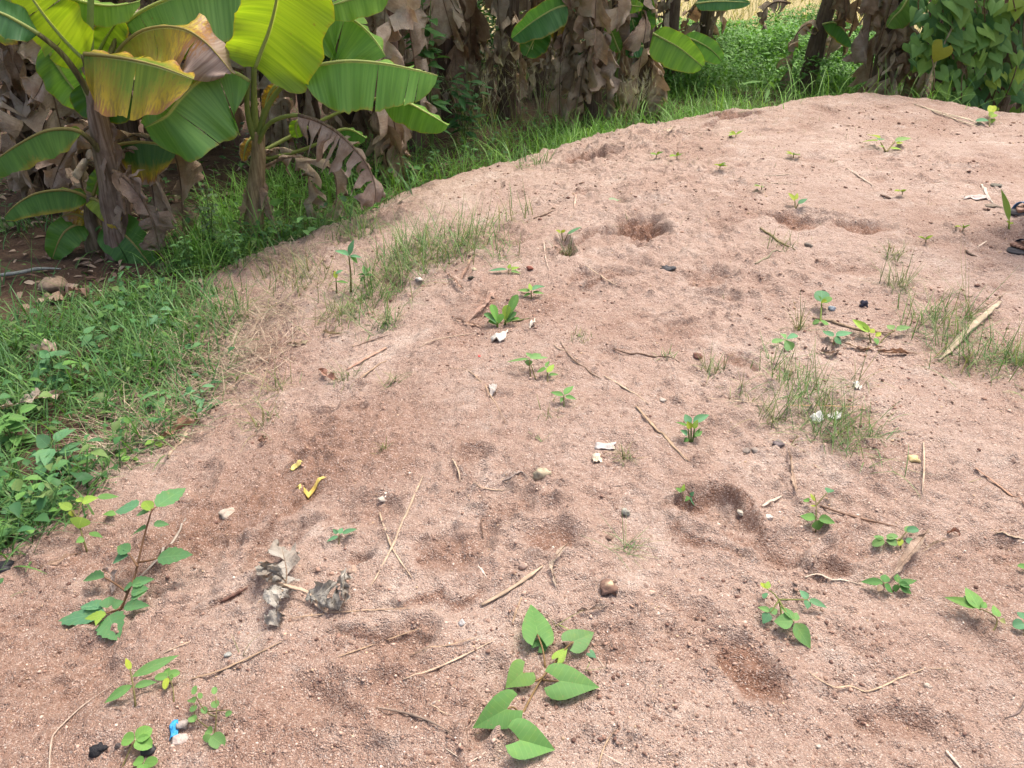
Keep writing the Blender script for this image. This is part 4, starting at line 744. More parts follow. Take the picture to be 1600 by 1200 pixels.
seedling('narrow-leaved seedling with two long leaves near the bottom left', (211, 1106), [(207, 1057, 278, 1021, 18, .045, .06), (207, 1071, 160, 1097, 17, .035, .02), (210, 1073, 244, 1064, 13, .03, .03), (204, 1047, 196, 1026, 9, .05, .07, YG)], 'lance', (.08, .19, .05), [[(211, 1106, 0), (209, 1078, .03), (203, 1045, .055)]], sr=1.5)
seedling('small clover-like seedling right of the narrow-leaved seedling', (270, 1090), [(262, 1057, 241, 1058, 13, .03, .03), (263, 1056, 281, 1050, 14, .03, .03), (262, 1056, 260, 1043, 12, .03, .035), (261, 1059, 257, 1074, 10, .03, .02, YG), (263, 1059, 270, 1061, 12, .03, .025)], 'round', MID, [[(271, 1098, 0), (270, 1075, .015), (263, 1057, .03)]], sr=1.)
seedling('three-leaved bright sprout beside the black lump at bottom left', (190, 1200), [(212, 1155, 237, 1138, 24, .03, .03), (210, 1155, 189, 1155, 21, .03, .025), (212, 1157, 237, 1166, 24, .03, .02), (224, 1192, 209, 1188, 16, .02, .02), (225, 1192, 245, 1189, 17, .02, .02), (224, 1194, 222, 1206, 16, .02, .01)], 'round', (.10, .23, .045), [[(188, 1203, 0), (200, 1178, .015), (211, 1156, .03)], [(195, 1203, 0), (224, 1192, .02)]], sr=1.2)
seedling('sprawling small-leaved sprig right of the blue plastic chip', (330, 1140), [(304, 1085, 303, 1070, 10, .04, .045), (304, 1098, 296, 1090, 13, .035, .03), (305, 1110, 298, 1103, 12, .03, .03), (304, 1128, 298, 1118, 14, .02, .02), (335, 1085, 335, 1072, 9, .04, .045), (338, 1106, 334, 1094, 13, .03, .035), (322, 1115, 316, 1104, 10, .03, .03), (352, 1118, 362, 1112, 9, .02, .02), (330, 1150, 350, 1165, 24, .02, .005), (328, 1148, 322, 1160, 18, .02, .01), (332, 1145, 322, 1140, 14, .02, .02), (312, 1092, 314, 1080, 8, .04, .04)], 'round', (.085, .185, .05), [[(333, 1150, 0), (338, 1120, .02), (337, 1088, .04)], [(338, 1120, .02), (322, 1112, .03), (306, 1088, .04)], [(322, 1112, .02), (360, 1109, .02)], [(330, 1140, .01), (306, 1120, .02), (304, 1098, .035)]], sr=1.)
seedling('tiny four-leaved seedling above the grey crumpled leaf', (529, 853), [(528, 838, 510, 845, 8, .015, .01), (530, 834, 535, 824, 10, .02, .02), (535, 833, 557, 825, 10, .02, .02), (527, 834, 520, 826, 8, .02, .02)], 'ovate', TEAL, [[(529, 853, 0), (530, 834, .02)]], sr=1.)
seedling('spreading trifoliate weed right of the large footprint', (1222, 975), [(1262, 936, 1250, 921, 13, .03, .03, TEAL), (1264, 937, 1293, 948, 13, .03, .02, TEAL), (1261, 938, 1262, 951, 14, .03, .02, TEAL), (1198, 920, 1188, 908, 10, .04, .04, YG), (1199, 920, 1201, 906, 10, .04, .045, LIME), (1199, 932, 1190, 928, 12, .03, .03, TEAL), (1203, 956, 1184, 947, 12, .03, .025), (1204, 958, 1215, 951, 14, .03, .03), (1202, 958, 1192, 974, 17, .03, .015, TEAL), (1239, 972, 1209, 969, 31, .035, .03), (1242, 974, 1268, 1013, 27, .035, .01), (1238, 968, 1220, 944, 16, .035, .03), (1241, 970, 1246, 955, 13, .03, .03)],
    'ovate', (.095, .215, .06), [[(1222, 975, 0), (1216, 937, .03), (1198, 920, .04)], [(1216, 937, .03), (1240, 937, .03), (1262, 937, .03)], [(1216, 940, .03), (1204, 957, .03)], [(1217, 938, .03), (1228, 956, .03), (1240, 972, .035)]], 'weed', 'weed', 1.5, scol=(.2, .22, .07))
seedling('trifoliate seedling below the pale curled leaf on the right', (1276, 836), [(1274, 811, 1250, 804, 19, .03, .03), (1279, 811, 1306, 816, 18, .03, .02), (1276, 813, 1281, 829, 22, .03, .01), (1264, 784, 1255, 780, 11, .02, .02), (1293, 770, 1300, 761, 15, .03, .03, TEAL), (1273, 783, 1267, 769, 7, .03, .04, YG), (1272, 792, 1268, 788, 8, .03, .03, YG)], 'ovate', MID, [[(1275, 832, 0), (1275, 810, .03), (1275, 785, .035), (1272, 772, .04)], [(1275, 790, .03), (1285, 778, .03), (1293, 770, .03)]], sr=1.2)
seedling('pale round-leaved seedling beside the large curled dry leaf', (1408, 858), [(1380, 843, 1366, 836, 12, .02, .02), (1382, 845, 1362, 851, 15, .02, .015), (1385, 845, 1403, 849, 16, .02, .02), (1386, 842, 1403, 834, 12, .025, .025), (1417, 830, 1436, 826, 13, .03, .03, TEAL), (1416, 832, 1424, 821, 12, .03, .03), (1415, 845, 1430, 846, 12, .02, .02, TEAL), (1408, 842, 1405, 852, 9, .02, .015, YG)], 'round', (.10, .21, .06), [[(1408, 858, 0), (1405, 845, .02), (1384, 844, .02)], [(1405, 845, .02), (1417, 830, .03)]], sr=1.1)
seedling('dark five-leaved rosette under the tip of the curled dry leaf', (1394, 922), [(1380, 911, 1345, 907, 15, .03, .025), (1382, 910, 1384, 896, 15, .03, .035), (1382, 913, 1397, 926, 14, .03, .01), (1378, 914, 1371, 924, 10, .03, .02, (.3, .26, .16)), (1404, 912, 1434, 905, 12, .03, .03), (1405, 914, 1426, 927, 16, .03, .01), (1405, 912, 1424, 918, 11, .03, .025), (1402, 910, 1403, 896, 13, .03, .04), (1400, 913, 1400, 926, 12, .03, .01)], 'ovate', (.06, .165, .04), [[(1394, 924, 0), (1388, 915, .02), (1381, 912, .03)], [(1394, 924, 0), (1404, 912, .03)]], sr=1.2)
seedling('broad-leaved seedling with three upright leaves at lower right', (1550, 988), [(1530, 952, 1510, 915, 24, .04, .06), (1526, 950, 1476, 930, 17, .04, .045), (1524, 946, 1506, 930, 16, .04, .05, TEAL), (1534, 950, 1541, 940, 10, .04, .045), (1560, 964, 1553, 944, 14, .025, .035), (1562, 968, 1572, 974, 10, .02, .015, (.16, .2, .07))], 'ovate', (.095, .22, .05), [[(1548, 990, 0), (1558, 970, .018), (1545, 957, .035), (1530, 952, .04)]], sr=1.2)
seedling('round-leaved sprout at right edge near the broad-leaved seedling', (1602, 1000), [(1600, 975, 1583, 978, 17, .02, .015, TEAL), (1600, 968, 1594, 955, 14, .02, .025), (1602, 974, 1618, 976, 18, .02, .02)], 'round', TEAL, [[(1602, 1000, 0), (1600, 972, .02)]], sr=1.)
seedling('tiny leaf tip of a sprout at right edge below the thin grass', (1604, 898), [(1604, 888, 1590, 882, 11, .015, .015), (1604, 886, 1612, 876, 11, .015, .02)], 'round', MID, [[(1604, 898, 0), (1604, 887, .015)]], sr=1.)
seedling('bright green upright rosette beside the white scrap', (782, 508), [(777, 505, 769, 474, 15, .02, .09), (776, 506, 757, 488, 13, .02, .06, DRK), (779, 506, 785, 490, 12, .02, .06), (776, 508, 763, 500, 9, .01, .03), (790, 502, 808, 459, 16, .02, .12, MID), (789, 502, 793, 476, 16, .02, .085, LIME), (791, 502, 806, 487, 12, .02, .06, DRK), (793, 503, 812, 496, 8, .02, .035), (786, 505, 800, 500, 8, .015, .025, (.1, .15, .04))], 'obovate', (.09, .235, .04), [[(777, 510, 0), (777, 503, .03)], [(789, 506, 0), (790, 500, .03)]], sr=2.2, scol=(.14, .22, .05), fold=.45)
seedling('leafy seedling with teal top leaves left of the dry grass clump', (1080, 690), [(1078, 662, 1070, 645, 14, .06, .08, TEAL), (1083, 660, 1109, 646, 15, .06, .08, TEAL), (1076, 666, 1057, 658, 7, .05, .06), (1074, 680, 1064, 672, 14, .03, .04, TEAL), (1079, 670, 1074, 658, 12, .05, .065, YG), (1084, 670, 1090, 655, 10, .05, .07, LIME), (1086, 682, 1098, 672, 10, .03, .04), (1076, 686, 1068, 690, 10, .02, .01), (1085, 684, 1094, 668, 7, .02, .05)], 'ovate', MID, [[(1080, 691, 0), (1080, 660, .06)], [(1082, 691, 0), (1086, 664, .05)], [(1078, 691, 0), (1075, 668, .05)]], sr=1.5, scol=(.14, .2, .06))
seedling('four-leaved seedling in the middle of the heap, lowest of three', (881, 636), [(880, 618, 860, 611, 11, .035, .04), (882, 617, 896, 601, 14, .035, .05), (883, 620, 901, 623, 10, .03, .03), (880, 622, 876, 628, 8, .02, .015)], 'ovate', (.10, .235, .06), [[(881, 636, 0), (881, 617, .035)]], sr=1.4, scol=(.18, .2, .08))
seedling('small seedling just above the four-leaved one on the heap', (856, 598), [(853, 575, 838, 581, 10, .03, .03), (855, 582, 867, 566, 11, .03, .04, LIME), (858, 586, 873, 584, 8, .02, .02), (854, 574, 857, 562, 8, .03, .04)], 'ovate', MID, [[(856, 598, 0), (855, 576, .03)]], sr=1.3)
seedling('wide-spread three-leaved seedling below the white scrap', (829, 591), [(826, 561, 789, 562, 9, .05, .05), (828, 560, 848, 551, 12, .05, .055), (826, 562, 826, 572, 14, .05, .03), (828, 560, 858, 556, 9, .05, .05), (829, 558, 822, 550, 10, .05, .06)], 'ovate', (.11, .23, .07), [[(829, 591, 0), (827, 561, .05)], [(838, 594, 0), (830, 570, .035)]], sr=1.2)
seedling('cup-shaped two-leaved seedling at the left of the right-hand weeds', (1282, 505), [(1284, 472, 1284, 452, 25, .05, .075, TEAL), (1285, 472, 1300, 464, 13, .05, .06, MID), (1283, 474, 1292, 470, 12, .05, .06, YG), (1280, 500, 1270, 506, 8, .01, .005), (1284, 500, 1294, 507, 9, .01, .005), (1282, 470, 1274, 462, 10, .05, .06)], 'round', MID, [[(1282, 505, 0), (1284, 472, .05)]], sr=1.6, scol=(.18, .24, .05))
seedling('flat three-leaved seedling over the dry leaf strip at right', (1302, 548), [(1302, 526, 1285, 514, 13, .03, .03, TEAL), (1306, 525, 1334, 516, 14, .03, .03), (1304, 527, 1316, 537, 17, .03, .015)], 'ovate', TEAL, [[(1302, 548, 0), (1303, 527, .03)]], sr=1.1)
seedling('four-leaflet seedling at the left edge of the right-hand weeds', (1226, 552), [(1226, 531, 1206, 533, 12, .03, .025), (1227, 530, 1222, 520, 12, .03, .035), (1229, 530, 1246, 521, 13, .03, .035, TEAL), (1228, 532, 1240, 546, 15, .03, .01), (1226, 532, 1232, 547, 10, .03, .01)], 'obovate', (.105, .235, .07), [[(1226, 552, 0), (1227, 531, .03)]], sr=1.1)
seedling('yellow-green fresh shoot beside the brown twig at right', (1362, 535), [(1357, 520, 1331, 495, 14, .035, .055, LIME), (1356, 516, 1350, 499, 12, .04, .05, YG), (1360, 520, 1367, 512, 10, .03, .035, YG), (1368, 526, 1378, 518, 8, .02, .03, YG), (1368, 528, 1372, 538, 9, .02, .01), (1396, 515, 1386, 507, 14, .03, .035, (.13, .23, .07)), (1400, 516, 1424, 509, 12, .03, .035, (.11, .22, .07))], 'ovate', MID, [[(1362, 537, 0), (1358, 520, .035)], [(1372, 538, 0), (1385, 525, .02), (1398, 516, .03)]], sr=1.2)
seedling('two-branched yellow-green seedling alone near the heap top', (1385, 237), [(1372, 220, 1346, 219, 8, .06, .05, LIME), (1374, 216, 1356, 206, 12, .07, .08, YG), (1374, 219, 1380, 214, 12, .06, .08, TEAL), (1399, 221, 1426, 212, 12, .06, .08, (.13, .24, .07)), (1400, 224, 1412, 222, 8, .05, .05, YG), (1392, 232, 1410, 231, 8, .03, .03), (1380, 230, 1372, 226, 8, .03, .04)], 'ovate', LIME, [[(1385, 237, 0), (1376, 222, .055)], [(1385, 237, 0), (1398, 221, .06)]], sr=1.4, scol=(.24, .2, .09))
seedling('round-leaved sprout at the end of the straw bundle on the heap top', (1546, 196), [(1548, 178, 1552, 160, 12, .06, .1, YG), (1546, 184, 1556, 176, 12, .05, .07, LIME), (1544, 188, 1526, 187, 10, .04, .04, TEAL), (1547, 186, 1550, 192, 12, .04, .02)], 'round', LIME, [[(1546, 198, 0), (1547, 180, .06)]], sr=1.2)
seedling('small yellow shoot left of the small hollow under the heap top', (1243, 326), [(1241, 314, 1232, 297, 8, .04, .07, YG), (1243, 312, 1246, 300, 7, .04, .07, YG), (1247, 318, 1262, 309, 9, .03, .04, TEAL)], 'ovate', YG, [[(1243, 326, 0), (1242, 312, .04)], [(1243, 326, 0), (1248, 317, .03)]], sr=1.1)
seedling('slim upright seedling with four crossed leaves by the grass patch', (548, 456), [(545, 400, 521, 386, 13, .20, .22, TEAL), (546, 399, 551, 374, 14, .2, .27, TEAL), (547, 401, 560, 411, 13, .2, .16, MID), (546, 400, 566, 401, 8, .2, .19, TEAL)], 'lance', TEAL, [[(548, 456, 0), (548, 430, .1), (545, 400, .2)]], sr=1.7, scol=(.16, .14, .05))
seedling('low seedling with yellow tip left of the slim upright seedling', (526, 458), [(525, 436, 523, 422, 8, .07, .11, YG), (525, 440, 544, 440, 8, .06, .06), (524, 440, 514, 442, 7, .06, .05), (524, 428, 536, 420, 8, .09, .1, TEAL)], 'lance', MID, [[(526, 458, 0), (525, 434, .075)]], sr=1.3)
seedling('spiky dark seedling between slim seedling and grass patch', (570, 450), [(569, 430, 556, 428, 7, .06, .06), (569, 430, 585, 428, 8, .06, .06), (570, 428, 567, 412, 6, .07, .12), (571, 428, 579, 414, 5, .07, .1), (569, 432, 562, 440, 7, .05, .03)], 'lance', DRK, [[(570, 450, 0), (569, 428, .065)]], sr=1.3)
seedling('broad upright shoot of maize-like leaf in front of the blue sandal', (1577, 357), [(1577, 345, 1569, 296, 11, .03, .22, (.14, .24, .05)), (1577, 350, 1573, 345, 6, .02, .04, YG), (1578, 350, 1583, 346, 6, .02, .03, YG)], 'lance', YG, [[(1577, 358, 0), (1577, 344, .03)]], sr=1.6, scol=(.2, .24, .05))
seedling('small two-tufted seedling left of the large footprint', (1068, 782), [(1066, 768, 1056, 762, 9, .015, .02), (1067, 768, 1069, 756, 7, .015, .025, LIME), (1078, 777, 1088, 791, 10, .01, .004, TEAL), (1077, 776, 1070, 783, 9, .01, .005), (1079, 775, 1084, 768, 8, .01, .015, TEAL)], 'ovate', MID, [[(1068, 784, 0), (1067, 768, .015)], [(1068, 784, 0), (1078, 776, .012)]], sr=.9)
seedling('pale leafy seedling right of the upper grass patch', (830, 468), [(828, 455, 808, 452, 10, .03, .03), (832, 454, 852, 445, 13, .04, .05, TEAL), (832, 456, 850, 457, 9, .03, .03), (830, 454, 827, 441, 8, .04, .06, LIME), (829, 458, 818, 462, 8, .02, .015)], 'ovate', (.11, .24, .06), [[(830, 468, 0), (830, 453, .035)]], sr=1.3)
seedling('pale small-leaved sprout beside the black round pebble', (795, 428), [(792, 421, 762, 421, 8, .02, .02, TEAL), (798, 421, 812, 416, 8, .02, .025, LIME), (795, 420, 797, 412, 7, .02, .03, LIME), (798, 424, 814, 426, 7, .015, .01)], 'ovate', (.12, .24, .06), [[(795, 429, 0), (795, 420, .02)]], sr=1.)
seedling('two-leaved sprout at the dark crack below the hollow', (880, 375), [(876, 364, 869, 359, 9, .03, .04, YG), (886, 366, 908, 352, 8, .03, .06, TEAL), (878, 364, 883, 358, 7, .03, .05, YG)], 'ovate', LIME, [[(880, 376, 0), (877, 363, .035)], [(882, 376, 0), (888, 364, .035)]], sr=1.)
for lab, x, y in [('faint tiny sprout near the far rim, left of the rim crack', 1026, 246), ('tiny yellow sprout right of the faint far sprout', 1058, 248), ('tiny yellow-brown sprout on the pale far sand', 1125, 264), ('tiny upright sprout on the bright far sand', 1240, 246), ('tiny twin-leaf sprout near the far rim', 1150, 214), ('tiny yellow sprout in front of the dark sandal', 1505, 360), ('tiny sprout left of the dark sandal on pale sand', 1447, 378), ('tiny grassy sprout behind the small reddish hollow', 1410, 304), ('tiny sprout between the twig and the lower stones', 1190, 296)]:
    rr = np.random.default_rng(x); seedling(lab, (x, y), [(x, y-4, x+int(12*math.cos(a)), y-6-int(6*rr.random()), 6, .02, .05, [LIME, MID, YG][int(rr.integers(0, 3))]) for a in rr.uniform(0, 6.28, 5)], 'lance', LIME, [[(x, y, 0), (x, y-5, .025)]], sr=.8)
seedling('single round leaf lying on the sand left of the deep hollow', (962, 314), [(965, 312, 953, 313, 16, .012, .006, (.2, .3, .16))], 'round', (.2, .3, .16), [[(962, 314, 0), (972, 311, .01)]], sr=.7)
# weeds at the left foot of the heap and in the ground cover
def weed(label, px, py, h, n, ll, lw, shape, col, seed, spread=.6, name='leafy_weed', serr=0., cat='weed', stems=1, group=None, base=None):
    r = np.random.default_rng(seed); b = gp(px, py) if base is None else np.asarray(base); t = thing(name, label, cat, b-arr(0, 0, .01), group)
    for s_ in range(stems):
        a = r.random()*6.28; lean = spread*h*r.random()*.6; q = spline([b-arr(0, 0, .01), b+arr(math.cos(a)*lean*.4, math.sin(a)*lean*.4, h*.55), b+arr(math.cos(a)*lean, math.sin(a)*lean, h*(.8+.3*r.random()))], 9)
        V, F = tube(q, np.linspace(.004, .0018, 9)*(h/.3)**.5, 5); mk('stem', V, F, M_WEED, t, np.tile(arr(.13, .17, .06), (len(V), 1)))
        for k in range(n):
            f = .25+.75*(k+.5)/n; p = q[int(f*8)]; az = k*2.4+r.random(); el = r.uniform(-.1, .6); d = arr(math.cos(az)*math.cos(el), math.sin(az)*math.cos(el), math.sin(el)); L = ll*r.uniform(.7, 1.2)
            pb = p+d*L*.25; V, F = tube([p, pb], .0011, 4); c = arr(*col)*(.8+.4*r.random())
            lo = add_leaf(t, pb, pb+d*L-arr(0, 0, L*.2), L*lw, shape, c, serr=serr, fold=r.uniform(.05, .45), up=arr(r.normal()*.25, r.normal()*.25-.15, 1), droop=r.uniform(.05, .3)); mk('petiole', V, F, M_WEED, lo, np.tile(c, (len(V), 1)))
    return t
weed('broad pale-leaved weed standing in the grass above the straw mat', 268, 520, .17, 6, .085, .62, 'ovate', (.10, .22, .10), 1)
weed('drooping grey-green leaves over the straw at the heap foot', 318, 640, .12, 6, .07, .62, 'ovate', (.10, .22, .10), 2)
weed('lime-tipped weed with dark leaf below in the straw mat', 250, 645, .12, 5, .07, .7, 'heart', (.09, .2, .07), 3)
weed('small yellow-green weed at the heap edge below the straw', 245, 698, .05, 6, .045, .5, 'ovate', (.14, .27, .04), 4)
weed('single crinkled leaf weed at the lower heap edge', 203, 720, .04, 3, .05, .75, 'round', (.12, .24, .05), 5)
weed('broad-leaved weed with star of leaves at left edge', 100, 740, .16, 9, .085, .6, 'ovate', (.08, .19, .08), 6, stems=2)
weed('cluster of fresh serrated weeds at the left edge of the photo', 28, 700, .16, 10, .07, .6, 'ovate', (.09, .21, .05), 7, serr=.1, stems=3)
weed('low broad weed below the fresh cluster at the left edge', 20, 790, .12, 8, .08, .65, 'ovate', (.08, .2, .06), 8, stems=2)
weed('small pointed weed low in the lower left grass', 75, 800, .08, 6, .05, .6, 'heart', (.07, .18, .05), 9)
weed('dark leafy weed in the shaded grass on the left', 90, 600, .16, 9, .075, .55, 'ovate', (.06, .16, .06), 10, stems=2)
weed('broad weed behind the dark leafy one on the left', 150, 560, .16, 9, .07, .55, 'ovate', (.065, .165, .06), 11, stems=2)
weed('leafy weed near the left edge under the pale rock', 40, 550, .16, 8, .06, .4, 'lance', (.08, .18, .05), 12, stems=2)
weed('oval-leaved sapling between the two near banana stems and the brown curtain', 448, 360, .36, 9, .10, .55, 'ovate', (.10, .24, .05), 13)
weed('low oval-leaved weed at the rim right of the young banana', 478, 372, .16, 8, .085, .5, 'ovate', (.10, .22, .07), 14)
weed('small weed on the rim under the withered bent leaf', 580, 330, .14, 8, .055, .5, 'lance', (.12, .26, .05), 15)
weed('feathery pale weed left of the young banana base', 335, 392, .42, 20, .045, .45, 'round', (.13, .2, .10), 16, stems=3)
weed('feathery low weed in front of the young banana base', 372, 418, .25, 16, .04, .45, 'round', (.09, .19, .06), 17, stems=3)
weed('bushy weed tangle below the left banana stem', 300, 430, .26, 14, .045, .4, 'ovate', (.075, .17, .05), 18, stems=4)
weed('tall narrow-leaved weed poking above the far grass in the gap', 1219, 160, .55, 10, .22, .16, 'lance', (.14, .27, .08), 19, base=arr(at(1219, 150, 9.0)[0], 9.0, -.45))
weed('round-leaved weed at the rim right of the brown curtain', 645, 290, .22, 8, .07, .6, 'round', (.09, .21, .06), 20)
weed('round-leaved weed by the far grass strip, left end', 735, 258, .18, 7, .07, .65, 'round', (.10, .22, .07), 21)
sh = at(672, 190, 7.2); weed('leafy green shrub between the brown banana leaves', 0, 0, 1.5, 26, .15, .42, 'ovate', (.07, .17, .05), 22, base=arr(sh[0], sh[1], -.43), stems=4, spread=.35, name='leafy_shrub', cat='shrub')
sh = at(725, 200, 7.9); weed('dark low shrub beside the long grass strip', 0, 0, .75, 20, .14, .35, 'lance', (.055, .145, .045), 23, base=arr(sh[0], sh[1], -.43), stems=4, spread=.6, name='leafy_shrub', cat='shrub')

# grass tufts growing on the sand
def tuft(label, px, py, n, hpx, wpx, seed, cols=GR, lean=(.25, 1.4), wid=1.15, group='grass tufts on the sand', name='grass_tuft'):
    r = np.random.default_rng(seed); b = gp(px, py); m = mpp(b); n = int(n*2.1) if n > 5 else n; P = b+np.c_[r.normal(size=(n, 2))*wpx*.30*m*np.array([1, 1.2]), np.zeros(n)]; P[:, 2] = hgt(P[:, 0], P[:, 1])-.003
    c = np.array(cols)[r.integers(0, len(cols), n)]*(.75+.5*r.random((n, 1)))
    V, F, C = ribbons(P, r.random(n)*2*PI, hpx*m*r.uniform(.4, 1.35, n), wid*m*r.uniform(.6, 1.3, n), r.uniform(*lean, n), r.uniform(-.4, 1.3, n), c, 5)
    return solo(name, label, 'grass tuft', V, F, M_GRASS, b, group, col=C)
OL = [(.15, .18, .07), (.20, .21, .09), (.12, .18, .07), (.30, .26, .14)]
GG = [(.11, .21, .065), (.09, .19, .055), (.16, .25, .08), (.22, .23, .11)]
for a in [('dense grass tuft, left of the pair in the upper grass patch', 640, 405, 90, 62, 100, 1, GG), ('dense grass tuft in the middle of the upper grass patch', 690, 392, 110, 66, 120, 2, GG), ('grass tuft at the right end of the upper grass patch', 735, 385, 70, 58, 100, 3, GG),
          ('grass tuft at the low end of the upper grass patch', 605, 445, 80, 60, 90, 4, GG), ('grass tuft trailing below the upper grass patch', 570, 478, 70, 56, 90, 5, GG), ('short grass tuft by the fallen green blade', 605, 510, 36, 40, 34, 6, GG), ('thin olive grass tuft on the left slope', 478, 440, 60, 50, 100, 7, OL),
          ('sparse olive grass tuft near the left rim', 440, 430, 50, 44, 90, 8, OL), ('sparse grass tuft below the slim upright seedling', 520, 500, 40, 46, 80, 9, OL), ('thin grass tuft beside the pinkish stick', 545, 590, 16, 36, 40, 10, OL), ('thin grass wisps right of the pinkish stick', 612, 598, 12, 32, 24, 11, OL),
          ('dark wiry grass tuft at the crack below the hollow', 886, 398, 36, 36, 22, 12, [(.12, .12, .06), (.1, .14, .05)]), ('big grass tuft around white scraps at right', 1310, 675, 120, 62, 95, 13, GG), ('upright grass tuft above the big tuft at right', 1262, 620, 60, 56, 70, 14, GG), ('grass tuft at the left of the big right-hand tuft', 1232, 590, 50, 48, 75, 15, GG),
          ('bent pale grass tuft lying toward the dark pebbles', 1205, 660, 24, 60, 30, 16, OL), ('large bushy grass tuft below the pale sheath', 1530, 560, 110, 54, 100, 17, GG), ('upright grass tuft above the pale sheath', 1460, 505, 60, 54, 80, 18, GG), ('grass tuft at right edge beside the bushy tuft', 1592, 570, 50, 50, 44, 19, GG),
          ('grey-green dry tuft in the middle right', 1402, 445, 36, 50, 30, 20, [(.2, .22, .12), (.26, .25, .15), (.14, .17, .08)]), ('short dry tuft just above the grey-green dry tuft', 1395, 405, 20, 30, 30, 21, OL), ('small tuft of short blades below the heap middle', 597, 702, 12, 20, 10, 22, OL), ('small tuft right of the white plastic piece', 975, 715, 22, 28, 18, 23, OL),
          ('single fresh blade in the heap middle', 847, 690, 4, 30, 5, 24, GG), ('tuft of long leaning blades left of the large footprint', 978, 862, 14, 62, 26, 25, GG), ('small wiry tuft in the middle of the heap', 1112, 580, 24, 34, 28, 26, OL), ('thin wisps right of the small wiry tuft', 1160, 615, 14, 36, 40, 27, OL),
          ('flattened olive tuft on the bare left slope', 408, 662, 20, 46, 40, 28, OL), ('flattened olive tuft higher on the left slope', 430, 610, 18, 50, 40, 29, OL), ('short tuft right of the bright rosette', 905, 528, 22, 18, 34, 30, OL), ('short tuft at the end of the dark root', 1040, 556, 14, 16, 20, 31, GG), ('low tuft along the long straw in the middle', 860, 650, 12, 22, 40, 32, OL),
          ('single upright blade at lower left', 378, 1026, 3, 40, 4, 33, GG), ('single yellow blade above the heart-leaved vine', 866, 976, 3, 55, 4, 34, [(.2, .27, .04)]), ('short blade inside the heart-leaved vine', 913, 1048, 3, 36, 5, 35, [(.16, .26, .04)]), ('tall thin stalk tuft at right beside the pale sheath', 1512, 500, 12, 85, 16, 36, OL),
          ('dry tuft beside the twig left of the reddish hollow', 1222, 385, 16, 26, 36, 37, OL), ('thin tuft on the far slope left of the deep hollow', 800, 345, 22, 50, 60, 38, OL), ('low tuft at the foot of the upper grass patch', 790, 405, 24, 30, 60, 39, GG), ('tuft between the fresh shoot and the cup seedling', 1248, 515, 16, 46, 12, 40, OL),
          ('thin blades above the flat three-leaved seedling', 1340, 600, 10, 62, 20, 41, OL), ('wiry grass at the left rim of the heap', 355, 500, 80, 60, 70, 42, GG), ('straggling grass along the rim behind the upper patch', 560, 362, 60, 46, 60, 43, GG), ('grass at the far rim left of the rim crack', 830, 255, 30, 30, 50, 44, GG)]:
    tuft(*a)
# wispy flowering grass in front of the shaded stems
for k, (lab, px, py, hh) in enumerate([('wispy pale flowering grass in front of the dark gap', 745, 215, 110), ('wispy pale grass stalks right of the dark gap', 835, 200, 100), ('thin flowering grass stalks beside the pale brown column', 985, 195, 60)]):
    r = np.random.default_rng(900+k); b = gp(px, py); m = mpp(b); n = 34; P = np.repeat(b[None], n, 0)+np.c_[r.normal(size=(n, 2))*.12, np.zeros(n)]; P[:, 2] = hgt(P[:, 0], P[:, 1])
    V, F, C = ribbons(P, r.random(n)*6.28, hh*m*r.uniform(.7, 1.3, n), r.uniform(.003, .006, n), r.uniform(.05, .6, n), r.uniform(0, .7, n), np.tile((.34, .33, .2), (n, 1)), 5)
    bag = Bag(); bag.add(V, F, C); tips = V.reshape(n, 6, 2, 3)[:, 4:, 0].reshape(-1, 3); q = len(tips)*4; T4 = np.repeat(tips, 4, 0)
    V, F, C = ribbons(T4, r.random(q)*6.28, r.uniform(.08, .18, q), np.full(q, .003), r.uniform(.4, 1.3, q), r.uniform(-.2, .5, q), np.tile((.42, .4, .28), (q, 1)), 2); bag.add(V, F, C); V, F, C = bag.get()
    solo('flowering_grass', lab, 'grass', V, F, M_GRASS, b, 'wispy flowering grasses', col=C)

